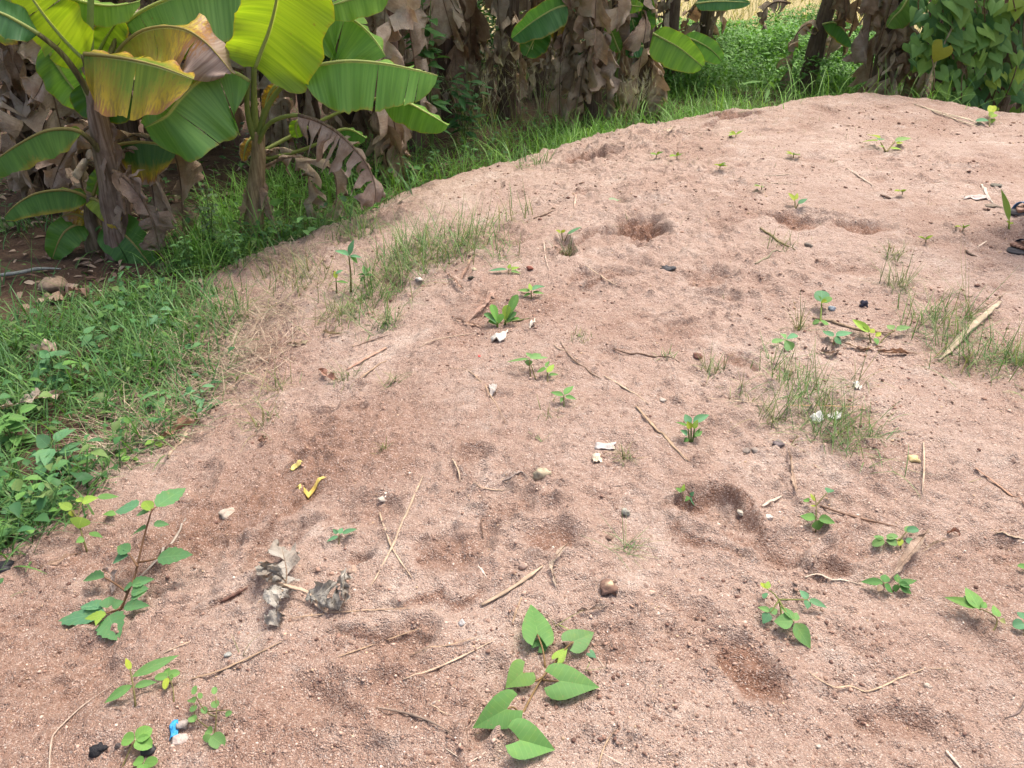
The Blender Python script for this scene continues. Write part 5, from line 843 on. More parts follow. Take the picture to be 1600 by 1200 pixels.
# ------------------------------------------------------------------ climber on the right-hand stems
r = np.random.default_rng(55); cb = at(1500, 170, 8.6); cb = arr(cb[0], 8.6, -.45)
cv = thing('climbing_vine', 'heart-leaved green climber covering the stems at upper right', 'vine', cb)
for k in range(7):
    x0 = 1450+k*24; Q = spline([arr(at(x0, 180, 8.5)[0], 8.5+.1*k % .3, -.4)]+[at(x0+r.normal()*12, y, 8.45+.12*r.normal()) for y in (120, 60, 0, -60)], 20)
    V, F = tube(Q, .006, 5); mk('stem', V, F, M_STEM, cv, np.tile(arr(.2, .15, .08), (len(V), 1)))
Q = spline([at(1434, 160, 8.35), at(1470, 80, 8.35), at(1498, 22, 8.4), at(1530, -40, 8.45)], 14); V, F = tube(Q, .010, 6); mk('stem', V, F, M_STEM, cv, np.tile(arr(.42, .4, .24), (len(V), 1)))
HEAD = [(1495, 10, 40, 0), (1512, 0, 34, 0), (1502, 26, 34, 1), (1482, 32, 30, 0), (1475, 45, 22, 0), (1497, 62, 28, 0), (1515, 55, 26, 0), (1530, 60, 24, 0), (1546, 52, 30, 1), (1556, 62, 26, 1), (1570, 45, 24, 0), (1497, 77, 22, 0), (1512, 72, 22, 0), (1528, 76, 18, 1), (1536, 88, 18, 1), (1510, 92, 20, 0), (1518, 98, 18, 1),
        (1530, 98, 20, 1), (1475, 118, 24, 0), (1492, 118, 18, 0), (1478, 142, 30, 1), (1500, 138, 22, 0), (1552, 132, 18, 2), (1560, 130, 16, 2), (1571, 120, 14, 2), (1582, 121, 14, 2), (1556, 118, 20, 0), (1590, 92, 22, 1), (1575, 75, 24, 0), (1594, 118, 26, 2), (1590, 15, 30, 2), (1585, 5, 28, 2), (1488, 160, 22, 0), (1510, 152, 20, 0), (1466, 85, 26, 2), (1552, 175, 14, 2), (1560, 90, 22, 0)]
spots = [(a, b, s, c, -.12) for a, b, s, c in HEAD]
for k in range(255):
    a, b = r.uniform(1428, 1625), r.uniform(-50, 178)
    if a < 1470 and (b > 110 or r.random() < .45): b = r.uniform(-60, 110)
    spots.append((a, b, r.uniform(16, 30), int(r.choice([3, 3, 0, 0, 1])), r.uniform(-.12, .25)))
CC = [(.15, .28, .07), (.20, .33, .065), (.26, .36, .05), (.09, .20, .07)]
for a, b, s, c, dy in spots:
    p = at(a, b, 8.45+dy); L = s*.0069*.85; az = r.normal()*.9; d = unit(arr(math.sin(az), -.45-.3*r.random(), -.8)); nr = unit(arr(r.normal()*.5, -.8, .55+.35*r.normal())); col = arr(*CC[c])*(.85+.3*r.random())
    V, F = leaf_mesh(p-d*L*.4, p+d*L*.6, L*.95, 'heart', fold=.15, droop=.15, up=nr); mk('leaf', V, F, M_WEED, cv, np.tile(col, (len(V), 1)))
mp = mk('leaf', *leaf_mesh(at(1474, 74, 8.28), at(1458, 98, 8.25), .20, 'heart', fold=.1, up=arr(0, -.9, .4), droop=.2), M_WEED, cv, None); attr(mp.data, 'col', arr(.30, .30, .03)); mp['label'] = 'yellowing lobed leaf'

# ------------------------------------------------------------------ dry stalks, leaves and twigs lying on the sand
def stalk(label, pts, wpx, col, h=.004, name='straw', cat='straw', flat=.35, group=None, taper=(.7, .35), fray=0):
    Q = [gp(p[0], p[1], p[2] if len(p) > 2 else h) for p in pts]; m = mpp(Q[0]); n = max(8, 5*len(Q)); S = spline(Q, n); rr = np.random.default_rng(int(pts[0][0]*3+pts[0][1]))
    t = np.linspace(0, 1, n); w = wpx*.43*m*np.interp(t, [0, .3, .7, 1], [taper[0], 1, 1, taper[1]])*(1+.15*rr.normal(size=n)); S[:, 2] = np.maximum(S[:, 2], hgt(S[:, 0], S[:, 1])+.35*w)
    bag = Bag(); V, F = tube(S, w, 6, flat); bag.add(V, F, np.repeat(arr(*col)[None]*(.8+.4*rr.random((n, 1))), 6, 0))
    for k in range(fray):
        e = S[-2]; d = unit(S[-1]-S[-4])+rr.normal(size=3)*arr(.3, .3, .1); V, F = tube([e, e+d*10*wpx*m], [w[-3]*.5, w[-3]*.15], 4); bag.add(V, F, arr(*col))
    V, F, C = bag.get(); b = S[0].copy(); return solo(name, label, cat, V, F, M_STRAW if name != 'twig' else M_TWIG, b, group, col=C)
def dleaf(label, pts, wpx, col, seed, h=.008, tears=1, crumple=.25, name='dry_leaf', up=.35, cat='dry leaf', rib=.0012):
    Q = [gp(p[0], p[1], p[2] if len(p) > 2 else h) for p in pts]; m = mpp(Q[0]); w = wpx*.5*m; b = Q[0].copy()
    t = thing(name, label, cat, b-arr(0, 0, h)); o = leaf(t, Q, (w, w), (arr(.3, -.8, up), arr(-.3, .8, up*1.2)), col, dead=True, tears=tears, sag=-.1, ripple=w*.2, seed=seed, name='blade', rib=rib, n=18, m=3, crumple=w*crumple*2,
        wprof=lambda v: np.clip(1-np.exp(-(v+.03)*9), 0, 1)*np.sqrt(np.clip(1-np.clip((v-.45)/.56, 0, 1)**2, 0, 1))); return t
ST, TAN, PK, GY, DB = (.46, .35, .25), (.38, .27, .18), (.42, .26, .19), (.36, .31, .26), (.17, .11, .08)
for a in [('straw lying under the grey crumpled leaf', [(452, 966), (540, 956), (643, 950)], 3.4, TAN), ('long leaning straw crossing another, left of the middle', [(661, 743), (636, 800), (612, 855), (573, 928)], 4, ST), ('shorter straw crossing the long leaning straw', [(593, 800), (610, 850), (643, 903)], 4, ST),
          ('thick pale bamboo-like stalk above the heart-leaved vine', [(752, 945), (800, 918), (848, 884)], 9, (.45, .34, .24)), ('straw left of the heart-leaved vine with pointed end', [(630, 1061), (690, 1040), (772, 1000)], 4, (.48, .36, .26)), ('thin straw just above the pointed straw at bottom', [(640, 1023), (700, 1008), (750, 994)], 3, TAN),
          ('faint straw left of the reddish hollow at bottom', [(528, 1026), (560, 1015), (586, 1006)], 3, TAN), ('faint straw above the reddish hollow at bottom', [(604, 1000), (655, 982)], 3, TAN), ('straw ending near the single upright blade at lower left', [(300, 1060), (345, 1047), (400, 1022), (440, 1002)], 4.5, TAN),
          ('long bent straw running out of the bottom left corner', [(77, 1202), (80, 1160), (88, 1142), (130, 1102), (177, 1070)], 3.2, (.42, .33, .26)), ('short pale straw above the bent straw at lower left', [(255, 1020), (278, 1010), (298, 1002)], 2.6, ST), ('long kinked straw with frayed end at lower right', [(1264, 1050), (1302, 1073), (1330, 1072), (1356, 1080), (1430, 1050), (1470, 1044)], 3.2, (.47, .35, .24), 5),
          ('white bent straw leading to the dark rosette', [(1258, 902), (1278, 897), (1302, 906), (1346, 912)], 3.4, (.55, .46, .36)), ('thin upright-looking straw beside the yellow pebble', [(1443, 690), (1444, 730), (1441, 772)], 3, (.5, .38, .28)), ('brown straw running off the right edge', [(1524, 731), (1565, 762), (1602, 792)], 4.5, (.36, .22, .15)),
          ('straw in the middle, upper of two in one line', [(944, 587), (975, 605), (1013, 631)], 4.2, ST), ('straw in the middle, lower of two in one line', [(994, 634), (1030, 675), (1076, 720)], 5.5, TAN), ('pinkish stick on the left slope', [(603, 543), (575, 558), (541, 578)], 7, PK), ('brown stick below the pinkish stick', [(604, 563), (580, 578), (560, 592)], 4, TAN),
          ('dark stick above the pinkish stick', [(550, 543), (580, 532), (612, 522)], 3, DB), ('thin straw right of the pinkish stick', [(655, 543), (680, 531), (745, 520)], 2.6, ST), ('orange straw lying across the big grass tuft', [(1229, 633, .03), (1290, 634, .04), (1352, 636, .02)], 2.6, (.5, .32, .16)), ('pale straw across the small bent tuft', [(1105, 622), (1160, 627), (1215, 632)], 3, ST),
          ('straw in the bundle on the heap top, upper', [(1428, 162), (1480, 178), (1545, 192)], 3, (.5, .42, .3)), ('straw in the bundle on the heap top, lower', [(1440, 166), (1490, 185), (1548, 204)], 3, (.5, .42, .3)), ('short straw in the bundle on the heap top, middle', [(1470, 178), (1510, 186), (1535, 196)], 3, (.55, .47, .34)), ('pale straw on the far sand under the small bright seedling', [(1322, 262), (1345, 277), (1367, 291)], 3.6, (.5, .4, .32)),
          ('pale straw next to the white paper scrap at right', [(1534, 288), (1541, 302), (1552, 318)], 4, (.58, .5, .42)), ('pale stub on the sand below the dark sandal', [(1541, 377), (1527, 386)], 3.2, (.58, .48, .38)), ('straw at the lower left beside the tall weed', [(290, 810), (270, 846), (240, 880), (204, 914)], 4.6, GY), ('thick straw at the left foot of the heap below the straw mat', [(262, 716), (285, 688), (310, 656)], 6.5, ST),
          ('straw on the left slope pointing to the grass', [(330, 628), (380, 590), (420, 560)], 3, TAN), ('bent pale blade on the straw mat', [(385, 538), (395, 552), (420, 567)], 5, (.52, .43, .33)), ('pale straw hanging over the straw mat', [(372, 510), (355, 545), (320, 570)], 5, (.5, .43, .32)), ('pale chip above the seedling cluster at right', [(1191, 791), (1221, 775)], 5.5, (.56, .46, .37)),
          ('short white chip near the thick pale stalk', [(747, 884), (760, 901)], 4, (.6, .5, .42)), ('short straw standing over the heart-leaved vine', [(815, 933), (800, 976)], 3.6, TAN), ('thin straw below the thick stone in the middle', [(738, 757), (770, 765), (803, 767)], 3, ST), ('pale straw right of the dark hollow in the middle', [(707, 717), (716, 735), (719, 752)], 3, ST), ('thin straw across the far bright sand, left', [(1195, 274), (1250, 275)], 2.4, (.5, .42, .32)),
          ('thin straw across the far bright sand, lower', [(1180, 286), (1245, 286)], 2.2, (.46, .38, .28)), ('bent straw by the white scrap', [(865, 537), (875, 545), (890, 548)], 2.6, ST), ('small straw at the left of the upper crack', [(900, 304), (897, 324)], 4, (.5, .36, .28)), ('straw stuck by the dark wiry tuft', [(850, 378), (852, 400), (857, 420)], 3, (.5, .38, .3)), ('straw beside the black charcoal piece', [(915, 414), (940, 432), (964, 446)], 3.4, ST),
          ('pale bit of straw at bottom right', [(1478, 1172), (1490, 1186), (1504, 1203)], 5, (.5, .44, .36)), ('straw at the far right edge of the sand', [(1555, 832), (1602, 843)], 4, ST), ('thin straw left of the seedling trio', [(700, 575), (740, 585), (790, 660)], 2.2, TAN), ('thin straw by the bottom frayed twig', [(672, 1100), (690, 1112), (706, 1117)], 2.4, ST), ('straw right of the heart-leaved vine', [(935, 1200), (945, 1165), (962, 1140)], 2.6, TAN)]:
    stalk(*a[:4], fray=a[4] if len(a) > 4 else 0)
for a in [('dark twig with frayed end left of the heart-leaved vine', [(588, 1105), (625, 1112), (665, 1124), (700, 1142)], 5, (.25, .19, .15), 4), ('dark brown twig under the right-hand trifoliate seedling', [(1282, 790), (1330, 806), (1402, 823)], 4.6, (.22, .14, .10)), ('dark root in the middle of the heap', [(958, 544), (985, 553), (1020, 557), (1062, 566)], 3.6, DB), ('thin dark root running down to the straws', [(876, 534), (892, 558), (922, 582), (940, 592)], 2.6, (.2, .14, .1)),
          ('brown twig behind the yellow-green fresh shoot', [(1270, 496), (1310, 506), (1345, 516), (1392, 520)], 5.5, (.3, .22, .15)), ('flat dark bark strip on the left slope', [(345, 940), (365, 930), (387, 918)], 6, (.16, .09, .07)), ('dark crooked twig at the right edge', [(1602, 1092), (1592, 1112), (1570, 1122)], 3.6, (.2, .15, .13)), ('green-brown twig by the dry tuft', [(1188, 356), (1215, 376), (1243, 391)], 4, (.2, .17, .08)), ('grey-green twig below the other in mid distance', [(1180, 412), (1200, 402), (1222, 392)], 3.4, (.26, .24, .16)),
          ('brown stick near the far left rim of the heap', [(834, 341), (848, 337), (868, 329)], 3.6, DB), ('forked grey twig beside the beige stone', [(785, 752), (800, 745), (812, 737), (820, 740)], 5, (.28, .23, .2), 2), ('stem piece at the right of the bright rosette', [(800, 502), (815, 500), (828, 497)], 3.2, (.16, .17, .07)), ('thin dark twig standing left of the footprint hollow', [(753, 808, .02), (752, 820, .012), (755, 842, .002)], 2.4, DB), ('grey pipe-like branch on the shaded soil at left', [(-20, 432, .03), (30, 426, .03), (60, 420, .03), (95, 420, .02)], 6, (.25, .27, .25)),
          ('small dark stick on the pale sand at right', [(1376, 304), (1392, 310)], 4, (.2, .14, .11)), ('dark chip on the sand by the dark sandal', [(1510, 391), (1516, 397), (1526, 400)], 4, (.18, .13, .1))]:
    stalk(*a[:4], name='twig', cat='twig', flat=.9, fray=a[4] if len(a) > 4 else 0)
for k, a in enumerate([('large curled dry leaf across the dark rosette at right', [(1452, 825, .03), (1440, 842, .035), (1425, 862, .03), (1400, 892, .012), (1372, 926, .006)], 17, (.40, .31, .24)), ('thin dry leaf joining the large curled leaf', [(1480, 842, .01), (1460, 850, .015), (1440, 862, .01)], 7, (.5, .4, .3)), ('twisted pale leaf strip near the middle bottom', [(887, 849, .02), (872, 866, .018), (864, 886, .012), (870, 918, .006)], 10, (.50, .42, .33)), ('narrow dry leaf standing at right of the footprint', [(1232, 700, .01), (1237, 730, .014), (1246, 772, .006)], 10, (.45, .35, .27)),
          ('pinkish dry leaf, uppermost by the black pebble', [(736, 402, .01), (731, 420, .012), (717, 442, .006)], 9, (.46, .32, .25)), ('pinkish dry leaf left of the black pebble', [(695, 423, .012), (712, 440, .012), (730, 458, .006)], 9, (.46, .32, .25)), ('long pinkish dry leaf left of the bright rosette', [(776, 450, .004), (758, 475, .012), (731, 503, .006)], 11, (.46, .32, .26)), ('short dry leaf crossing the long pinkish one', [(710, 497, .008), (732, 505, .01), (762, 512, .004)], 9, (.5, .36, .28)),
          ('folded pinkish dry leaf at the end of the pinkish stick', [(500, 578, .012), (515, 590, .02), (532, 593, .004)], 16, (.42, .25, .19)), ('flat brown dry leaf under the right-hand twig', [(1335, 545, .006), (1385, 551, .01), (1440, 552, .004)], 16, (.38, .26, .19)), ('thin pale leaf strip above the flat brown leaf', [(1315, 534, .012), (1345, 543, .012), (1382, 541, .008)], 7, (.46, .36, .27)), ('dark dry leaf piece under the flat seedling', [(1282, 548, .006), (1296, 552, .014), (1310, 548, .004)], 22, (.28, .23, .2)),
          ('grey split bark-like leaf above the vine, right', [(902, 954, .006), (925, 952, .01), (952, 944, .004)], 11, (.38, .31, .26)), ('dry leaf lying along the heap edge at lower left', [(60, 888, .01), (90, 876, .014), (128, 862, .006)], 9, (.38, .28, .21)), ('pale crumpled leaf under the tall weed', [(160, 890, .012), (178, 905, .025), (172, 932, .008)], 16, (.42, .36, .33)), ('folded brown leaf at the heap edge on the left', [(250, 688, .02), (280, 670, .04), (312, 655, .02)], 26, (.34, .21, .14)),
          ('pale flat leaf on the left slope by the small green leaf', [(505, 518, .008), (520, 522, .014), (536, 522, .005)], 11, (.48, .41, .3)), ('dry leaf scrap left of the pale flat leaf', [(448, 536, .006), (465, 538, .012), (482, 530, .006)], 12, (.36, .32, .22)), ('dry chip by the left slope, dark and folded', [(412, 680, .004), (406, 690, .022), (420, 684, .008)], 12, (.3, .19, .14)), ('red-brown dry leaf chip at right', [(1480, 834, .004), (1490, 830, .014), (1502, 834, .004)], 13, (.28, .15, .11)),
          ('pale curled husk at the far rim', [(1032, 206, .02), (1045, 202, .03), (1056, 198, .02)], 8, (.5, .42, .32)), ('dry brown leaf on shaded soil in front of the sucker', [(60, 470, .01), (85, 462, .04), (105, 470, .01)], 26, (.33, .24, .18)), ('pale dry leaf heap in the left grass', [(40, 560, .04), (70, 548, .07), (100, 556, .04)], 30, (.42, .34, .27)), ('pale torn leaf lying in the grass at the left edge', [(0, 640, .05), (60, 622, .08), (110, 612, .05)], 30, (.5, .43, .36)), ('curled brown leaf beside the pale rock', [(100, 462, .02), (122, 452, .06), (140, 470, .02)], 26, (.26, .18, .14))]):
    dleaf(*a, seed=700+k)
# pale sheath of a stalk, split, at right
stalk('broad pale split sheath lying by the bushy tuft at right', [(1563, 471, .012), (1545, 487, .016), (1522, 506, .016), (1500, 528, .014), (1483, 548, .01), (1467, 562, .006)], 11, (.44, .36, .26), name='dry_sheath', cat='dry leaf', flat=.22)
# grey crumpled leaf with its stalk
gb = gp(470, 935); gl = thing('crumpled_leaf', 'grey crumpled dry leaf with curved brown stalk, lower left of the middle', 'dry leaf', gb)
GC = (.34, .335, .30)
Q = spline([gp(402, 890, .02), gp(420, 906, .03), (gp(445, 915, .035)), gp(480, 925, .03), gp(495, 945, .012), gp(512, 957, .004)], 18); V, F = tube(Q, np.linspace(6.5, 3, 18)*mpp(gb)*.75, 7, .5); mk('stalk', V, F, M_STRAW, gl, np.tile(arr(.48, .36, .26), (len(V), 1)))
for k, (pts, w, d) in enumerate([([(446, 915, .03), (448, 895, .045), (444, 872, .045), (440, 855, .02)], (26, 24), ([arr(-1, -.3, .1), arr(-1, .2, .9)], [arr(1, .3, .2), arr(.9, .2, -.2)])), ([(446, 908, .035), (436, 900, .055), (420, 892, .045), (408, 882, .02)], (16, 14), (arr(-.2, -.8, .3), arr(.3, .7, .8))),
                          ([(442, 912, .03), (440, 930, .035), (432, 950, .03), (436, 980, .004)], (26, 12), ([arr(-1, -.2, .6), arr(-1, 0, .1)], [arr(.6, .2, .9), arr(1, 0, .3)])), ([(482, 922, .03), (496, 940, .02), (512, 950, .012), (534, 953, .006)], (8, 40), (arr(-.3, -.6, .5), [arr(.1, .9, .7), arr(.2, .6, .9)])),
                          ([(530, 954, .006), (539, 935, .03), (538, 912, .05), (542, 886, .07)], (18, 7), ([arr(-1, .2, .5), arr(-1, -.2, .2)], arr(.8, -.2, .3)))]):
    S = [gp(*p) for p in pts]; m = mpp(S[0]); leaf(gl, S, (w[0]*m, w[1]*m), d, GC if k % 2 else (.40, .39, .35), dead=True, tears=1, sag=-.15, seed=800+k, name='crumpled_blade', rib=.0016, n=20, m=6, crumple=10*m, cf=.6, jag=.05, wprof=lambda v: .5+.5*np.sin(np.clip(v*2.7+.3, 0, PI)))
# ------------------------------------------------------------------ stones, scraps
def rock(label, px, py, rw, rh, col, seed, name='stone', cat='stone', group=None, flat=.62, rough=.42, mat_=None, sink=.33, spot=None):
    r = np.random.default_rng(seed); b = gp(px, py); m = mpp(b); n, k = 9, 14; V = []; s0 = r.random(3)*50
    for i in range(n):
        th = PI*i/(n-1)
        for j in range(k):
            ph = 2*PI*j/k; d = arr(math.sin(th)*math.cos(ph), math.sin(th)*math.sin(ph), math.cos(th))
            q = 1+rough*2*(float(vnoise(d[0]*1.6+s0[0], d[1]*1.6+d[2]*1.9+s0[1], seed)))+rough*.6*float(vnoise(d[0]*4+s0[2], d[1]*4+d[2]*3, seed+1)); V.append(d*q)
    rw, rh = rw*.85, rh*.85; V = np.array(V)*arr(rw*m, rw*m*r.uniform(.75, 1.05), rh*m*flat); V = V+b+arr(0, 0, rh*m*flat*(1-2*sink)*.8)
    F = [(i*k+j, i*k+(j+1) % k, (i+1)*k+(j+1) % k, (i+1)*k+j) for i in range(n-1) for j in range(k)]; C = np.tile(arr(*col), (len(V), 1))
    if spot is not None: C[:17] = spot
    return solo(name, label, cat, V, F, mat_ or M_STONE, b, group, col=C)
for k, a in enumerate([('beige faceted stone in the middle of the heap', 846, 742, 16, 17, (.42, .36, .25)), ('brown pebble with a pale spot below the middle', 950, 920, 18, 13, (.20, .12, .09)), ('smooth yellow pebble on the right', 1427, 719, 9, 8, (.62, .5, .25)), ('dark grey stone right of the leafy seedling', 1216, 694, 10, 9, (.17, .14, .14)), ('dark pebble, left of two below the leafy seedling', 1166, 705, 8, 6, (.24, .2, .17)), ('dark pebble, right of two below the leafy seedling', 1180, 704, 8, 6, (.27, .23, .2)),
        ('greenish-grey pebble left of the leaning blades', 978, 801, 8, 7, (.34, .34, .29)), ('dark brown pebble below the leaning blades', 952, 842, 7, 7, (.2, .13, .1)), ('pinkish oval pebble near the thick pale stalk', 818, 885, 8, 9, (.46, .33, .26)), ('pinkish pebble touching the grey crumpled leaf', 551, 892, 9, 8, (.45, .33, .25)), ('small white stone above the small seedling', 598, 781, 9, 6, (.58, .5, .42)), ('pale oval pebble right of the spotted pebble', 1018, 927, 7, 7, (.5, .37, .29)),
        ('white stone at the rim of the large footprint', 1201, 808, 8, 6, (.56, .49, .43)), ('flat pale stone inside the large footprint', 1160, 801, 9, 4, (.5, .46, .38)), ('black round pebble by the pinkish leaves', 737, 435, 6.5, 6.5, (.05, .045, .03)), ('pale grey pebble left of the vine', 722, 974, 6, 7, (.46, .44, .43)), ('grey pebble stuck to the blue chip', 285, 1133, 9, 10, (.36, .32, .29)), ('flat pale stone under the blue chip', 280, 1156, 12, 6, (.42, .35, .31)),
        ('white crumbly stone below the upper grass patch', 655, 437, 7, 6, (.6, .55, .5)), ('cream pebble beside the pinkish leaves', 741, 422, 5, 5, (.55, .47, .32)), ('brown pebble by the lone sprout on the right', 1263, 384, 7, 6, (.2, .17, .14)), ('red-brown clod right of the upper grass patch', 828, 420, 6, 6, (.27, .10, .07)), ('white pebble in the middle of the heap', 1035, 626, 8, 6, (.56, .5, .43)), ('reddish clod by the small wiry tuft', 1090, 557, 8, 7, (.2, .1, .075)),
        ('grey stone at the left edge of the bottom sprout', 357, 1024, 6, 8, (.33, .34, .31)), ('brown pebble right of the narrow-leaved seedling', 232, 1056, 7, 5, (.27, .17, .13)), ('pale lump at the left by the tall weed', 355, 803, 13, 6, (.45, .38, .31)), ('pale pebble at lower right beside the kinked straw', 1450, 1072, 5, 5, (.55, .47, .39)), ('tiny white pebble at bottom right', 1279, 1167, 4.5, 4.5, (.6, .53, .45)), ('dark flat stone by the far sandal', 1552, 323, 13, 5, (.21, .17, .13)), ('dark stone behind the sandal tip sprout', 1556, 290, 8, 4, (.17, .16, .13))]):
    rock(*a, seed=500+k, group='stones on the sand', spot=(.45, .36, .24) if 'pale spot' in a[0] else None)
rock('large pale brown rock in the shaded grass at left', 84, 452, 22, 20, (.27, .2, .14), 600, rough=.2, sink=.15)
BK = (.018, .018, .022)
rock('crumbly black lump, left of two at the bottom left', 156, 1172, 11, 13, BK, 601, name='charcoal_lump', cat='charcoal', rough=.5); rock('smooth black oval lump under the three-leaved sprout', 232, 1173, 12, 11, BK, 602, name='charcoal_lump', cat='charcoal', rough=.12, mat_=M_MISC); rock('small black crumb between two black lumps', 185, 1166, 5, 4, (.06, .05, .05), 603, name='charcoal_lump', cat='charcoal')
rock('black charcoal pieces below the deep hollow', 1043, 420, 11, 8, (.06, .06, .065), 604, name='charcoal_lump', cat='charcoal', rough=.6); rock('blue-black lump at right above the fresh shoot', 1349, 478, 8, 11, (.035, .035, .055), 605, name='charcoal_lump', cat='charcoal', rough=.55); rock('black lump half hidden in the left edge grass', 6, 886, 14, 11, BK, 606, name='charcoal_lump', cat='charcoal', rough=.3, mat_=M_MISC)
rock('grey-blue pebble beside the cup-shaped seedling', 1299, 483, 8, 6, (.24, .28, .33), 607)
def scrap(label, px, py, w, h, col, seed, name, cat, amp=.5, ang=0., lift=.006):
    r = np.random.default_rng(seed); b = gp(px, py); m = mpp(b); n, k = 9, 7; V = []
    for i in range(n):
        for j in range(k):
            u, v = (i/(n-1)-.5), (j/(k-1)-.5); e = 1+.5*float(vnoise(u*4+seed, v*4, 3)); x, y = u*w*m*e, v*h*m*e*1.5; x, y = x*math.cos(ang)-y*math.sin(ang), x*math.sin(ang)+y*math.cos(ang)
            V.append((b[0]+x, b[1]+y, float(hgt(b[0]+x, b[1]+y))+lift*.5+amp*h*m*(.35+float(vnoise(u*5+seed, v*5+2, 8))+.6*float(vnoise(u*11, v*11+seed, 4)))))
    V = np.array(V); V[:, 2] = np.maximum(V[:, 2], hgt(V[:, 0], V[:, 1])+.0015); F = [(i*k+j, (i+1)*k+j, (i+1)*k+j+1, i*k+j+1) for i in range(n-1) for j in range(k-1)]
    o = solo(name, label, cat, V, F, M_MISC, b, None, col=np.tile(arr(*col), (len(V), 1)), smooth=False); md = o.modifiers.new('t', 'SOLIDIFY'); md.thickness = .0012; return o
scrap('crumpled white scrap below the bright rosette', 781, 530, 24, 15, (.66, .62, .54), 1, 'paper_scrap', 'paper scrap', .9)
scrap('yellow plastic fleck, upper of two on the left slope', 463, 731, 20, 8, (.60, .50, .16), 2, 'plastic_scrap', 'plastic scrap', .6, .1); scrap('yellow plastic strip, lower of two on the left slope', 489, 769, 40, 6, (.60, .46, .12), 3, 'plastic_scrap', 'plastic scrap', .5, .62)
scrap('bright blue plastic chip at the bottom left', 272, 1142, 11, 15, (.03, .30, .60), 4, 'plastic_scrap', 'plastic scrap', .5, .2); scrap('white scrap inside the big grass tuft, left', 1276, 655, 16, 9, (.6, .6, .57), 5, 'paper_scrap', 'paper scrap', .9); scrap('white scrap inside the big grass tuft, right', 1304, 652, 18, 9, (.6, .6, .57), 6, 'paper_scrap', 'paper scrap', .9)
scrap('pale lilac paper scrap left of the blue sandal', 1526, 313, 34, 7, (.46, .39, .36), 7, 'paper_scrap', 'paper scrap', .9); scrap('grey-white plastic piece in the middle right', 945, 700, 30, 10, (.42, .38, .36), 8, 'plastic_scrap', 'plastic scrap', .4); scrap('cream crumb below the grey-white plastic piece', 932, 718, 14, 9, (.66, .54, .4), 9, 'paper_scrap', 'paper scrap', .8)
scrap('small white chip above the big grass tuft', 1338, 602, 9, 10, (.72, .68, .62), 10, 'paper_scrap', 'paper scrap', .9); scrap('tiny red chip in the middle of the heap', 749, 558, 4, 4, (.6, .06, .06), 11, 'plastic_scrap', 'plastic scrap', .6); scrap('grey shell-like chip by the burnt spot', 770, 611, 10, 12, (.40, .36, .33), 12, 'paper_scrap', 'paper scrap', .6); scrap('white chip right of the bright rosette', 832, 508, 8, 11, (.7, .63, .52), 13, 'paper_scrap', 'paper scrap', .9)
scrap('grey stub of litter in the tuft by the flat twig', 290, 625, 20, 10, (.4, .38, .33), 14, 'paper_scrap', 'paper scrap', .7)

# ------------------------------------------------------------------ the person standing at the right edge
def skin_mesh(name, chains, mat_, parent, col, sub=2, root=0):
    """chains of (x, y, z, rx[, ry]) joined where points coincide; one continuous surface"""
    pts, rad, E, key = [], [], [], {}
    for ch in chains:
        prev = None
        for p in ch:
            k = tuple(round(c, 4) for c in p[:3])
            if k not in key: key[k] = len(pts); pts.append(p[:3]); rad.append((p[3], p[4] if len(p) > 4 else p[3]))
            if prev is not None and (prev, key[k]) not in E: E.append((prev, key[k]))
            prev = key[k]
    me = bpy.data.meshes.new(name); me.from_pydata(pts, E, []); o = bpy.data.objects.new(name, me); COL.objects.link(o); me.materials.append(m_plain(name+'_surface', .5 if name == 'body' else .9, .35 if name == 'body' else .1, .15, 70, .001, fixed=col))
    md = o.modifiers.new('skin', 'SKIN'); md.use_smooth_shade = True
    for v, q in zip(me.skin_vertices[0].data, rad): v.radius = q
    me.skin_vertices[0].data[root].use_root = True; o.modifiers.new('sub', 'SUBSURF').levels = sub; o.modifiers['sub'].render_levels = sub
    o.parent = parent; return o
f1, f2 = gp(1580, 334), gp(1579, 394)            # toe tips
pc = arr((f1[0]+f2[0])/2+.16, (f1[1]+f2[1])/2, (f1[2]+f2[2])/2)
pe = thing('person', 'person at the right edge, only the toes of two strapped sandals in view', 'person', pc)
def rel(p): return tuple(np.asarray(p)-pc)
chains = [[(0, 0, .93, .13, .12), (0, 0, 1.06, .12, .13), (.01, 0, 1.25, .12, .15), (.01, 0, 1.40, .09, .15), (0, 0, 1.49, .052), (-.01, 0, 1.545, .055), (-.018, 0, 1.61, .085, .07), (-.012, 0, 1.70, .098, .08), (0, 0, 1.765, .06, .055)]]
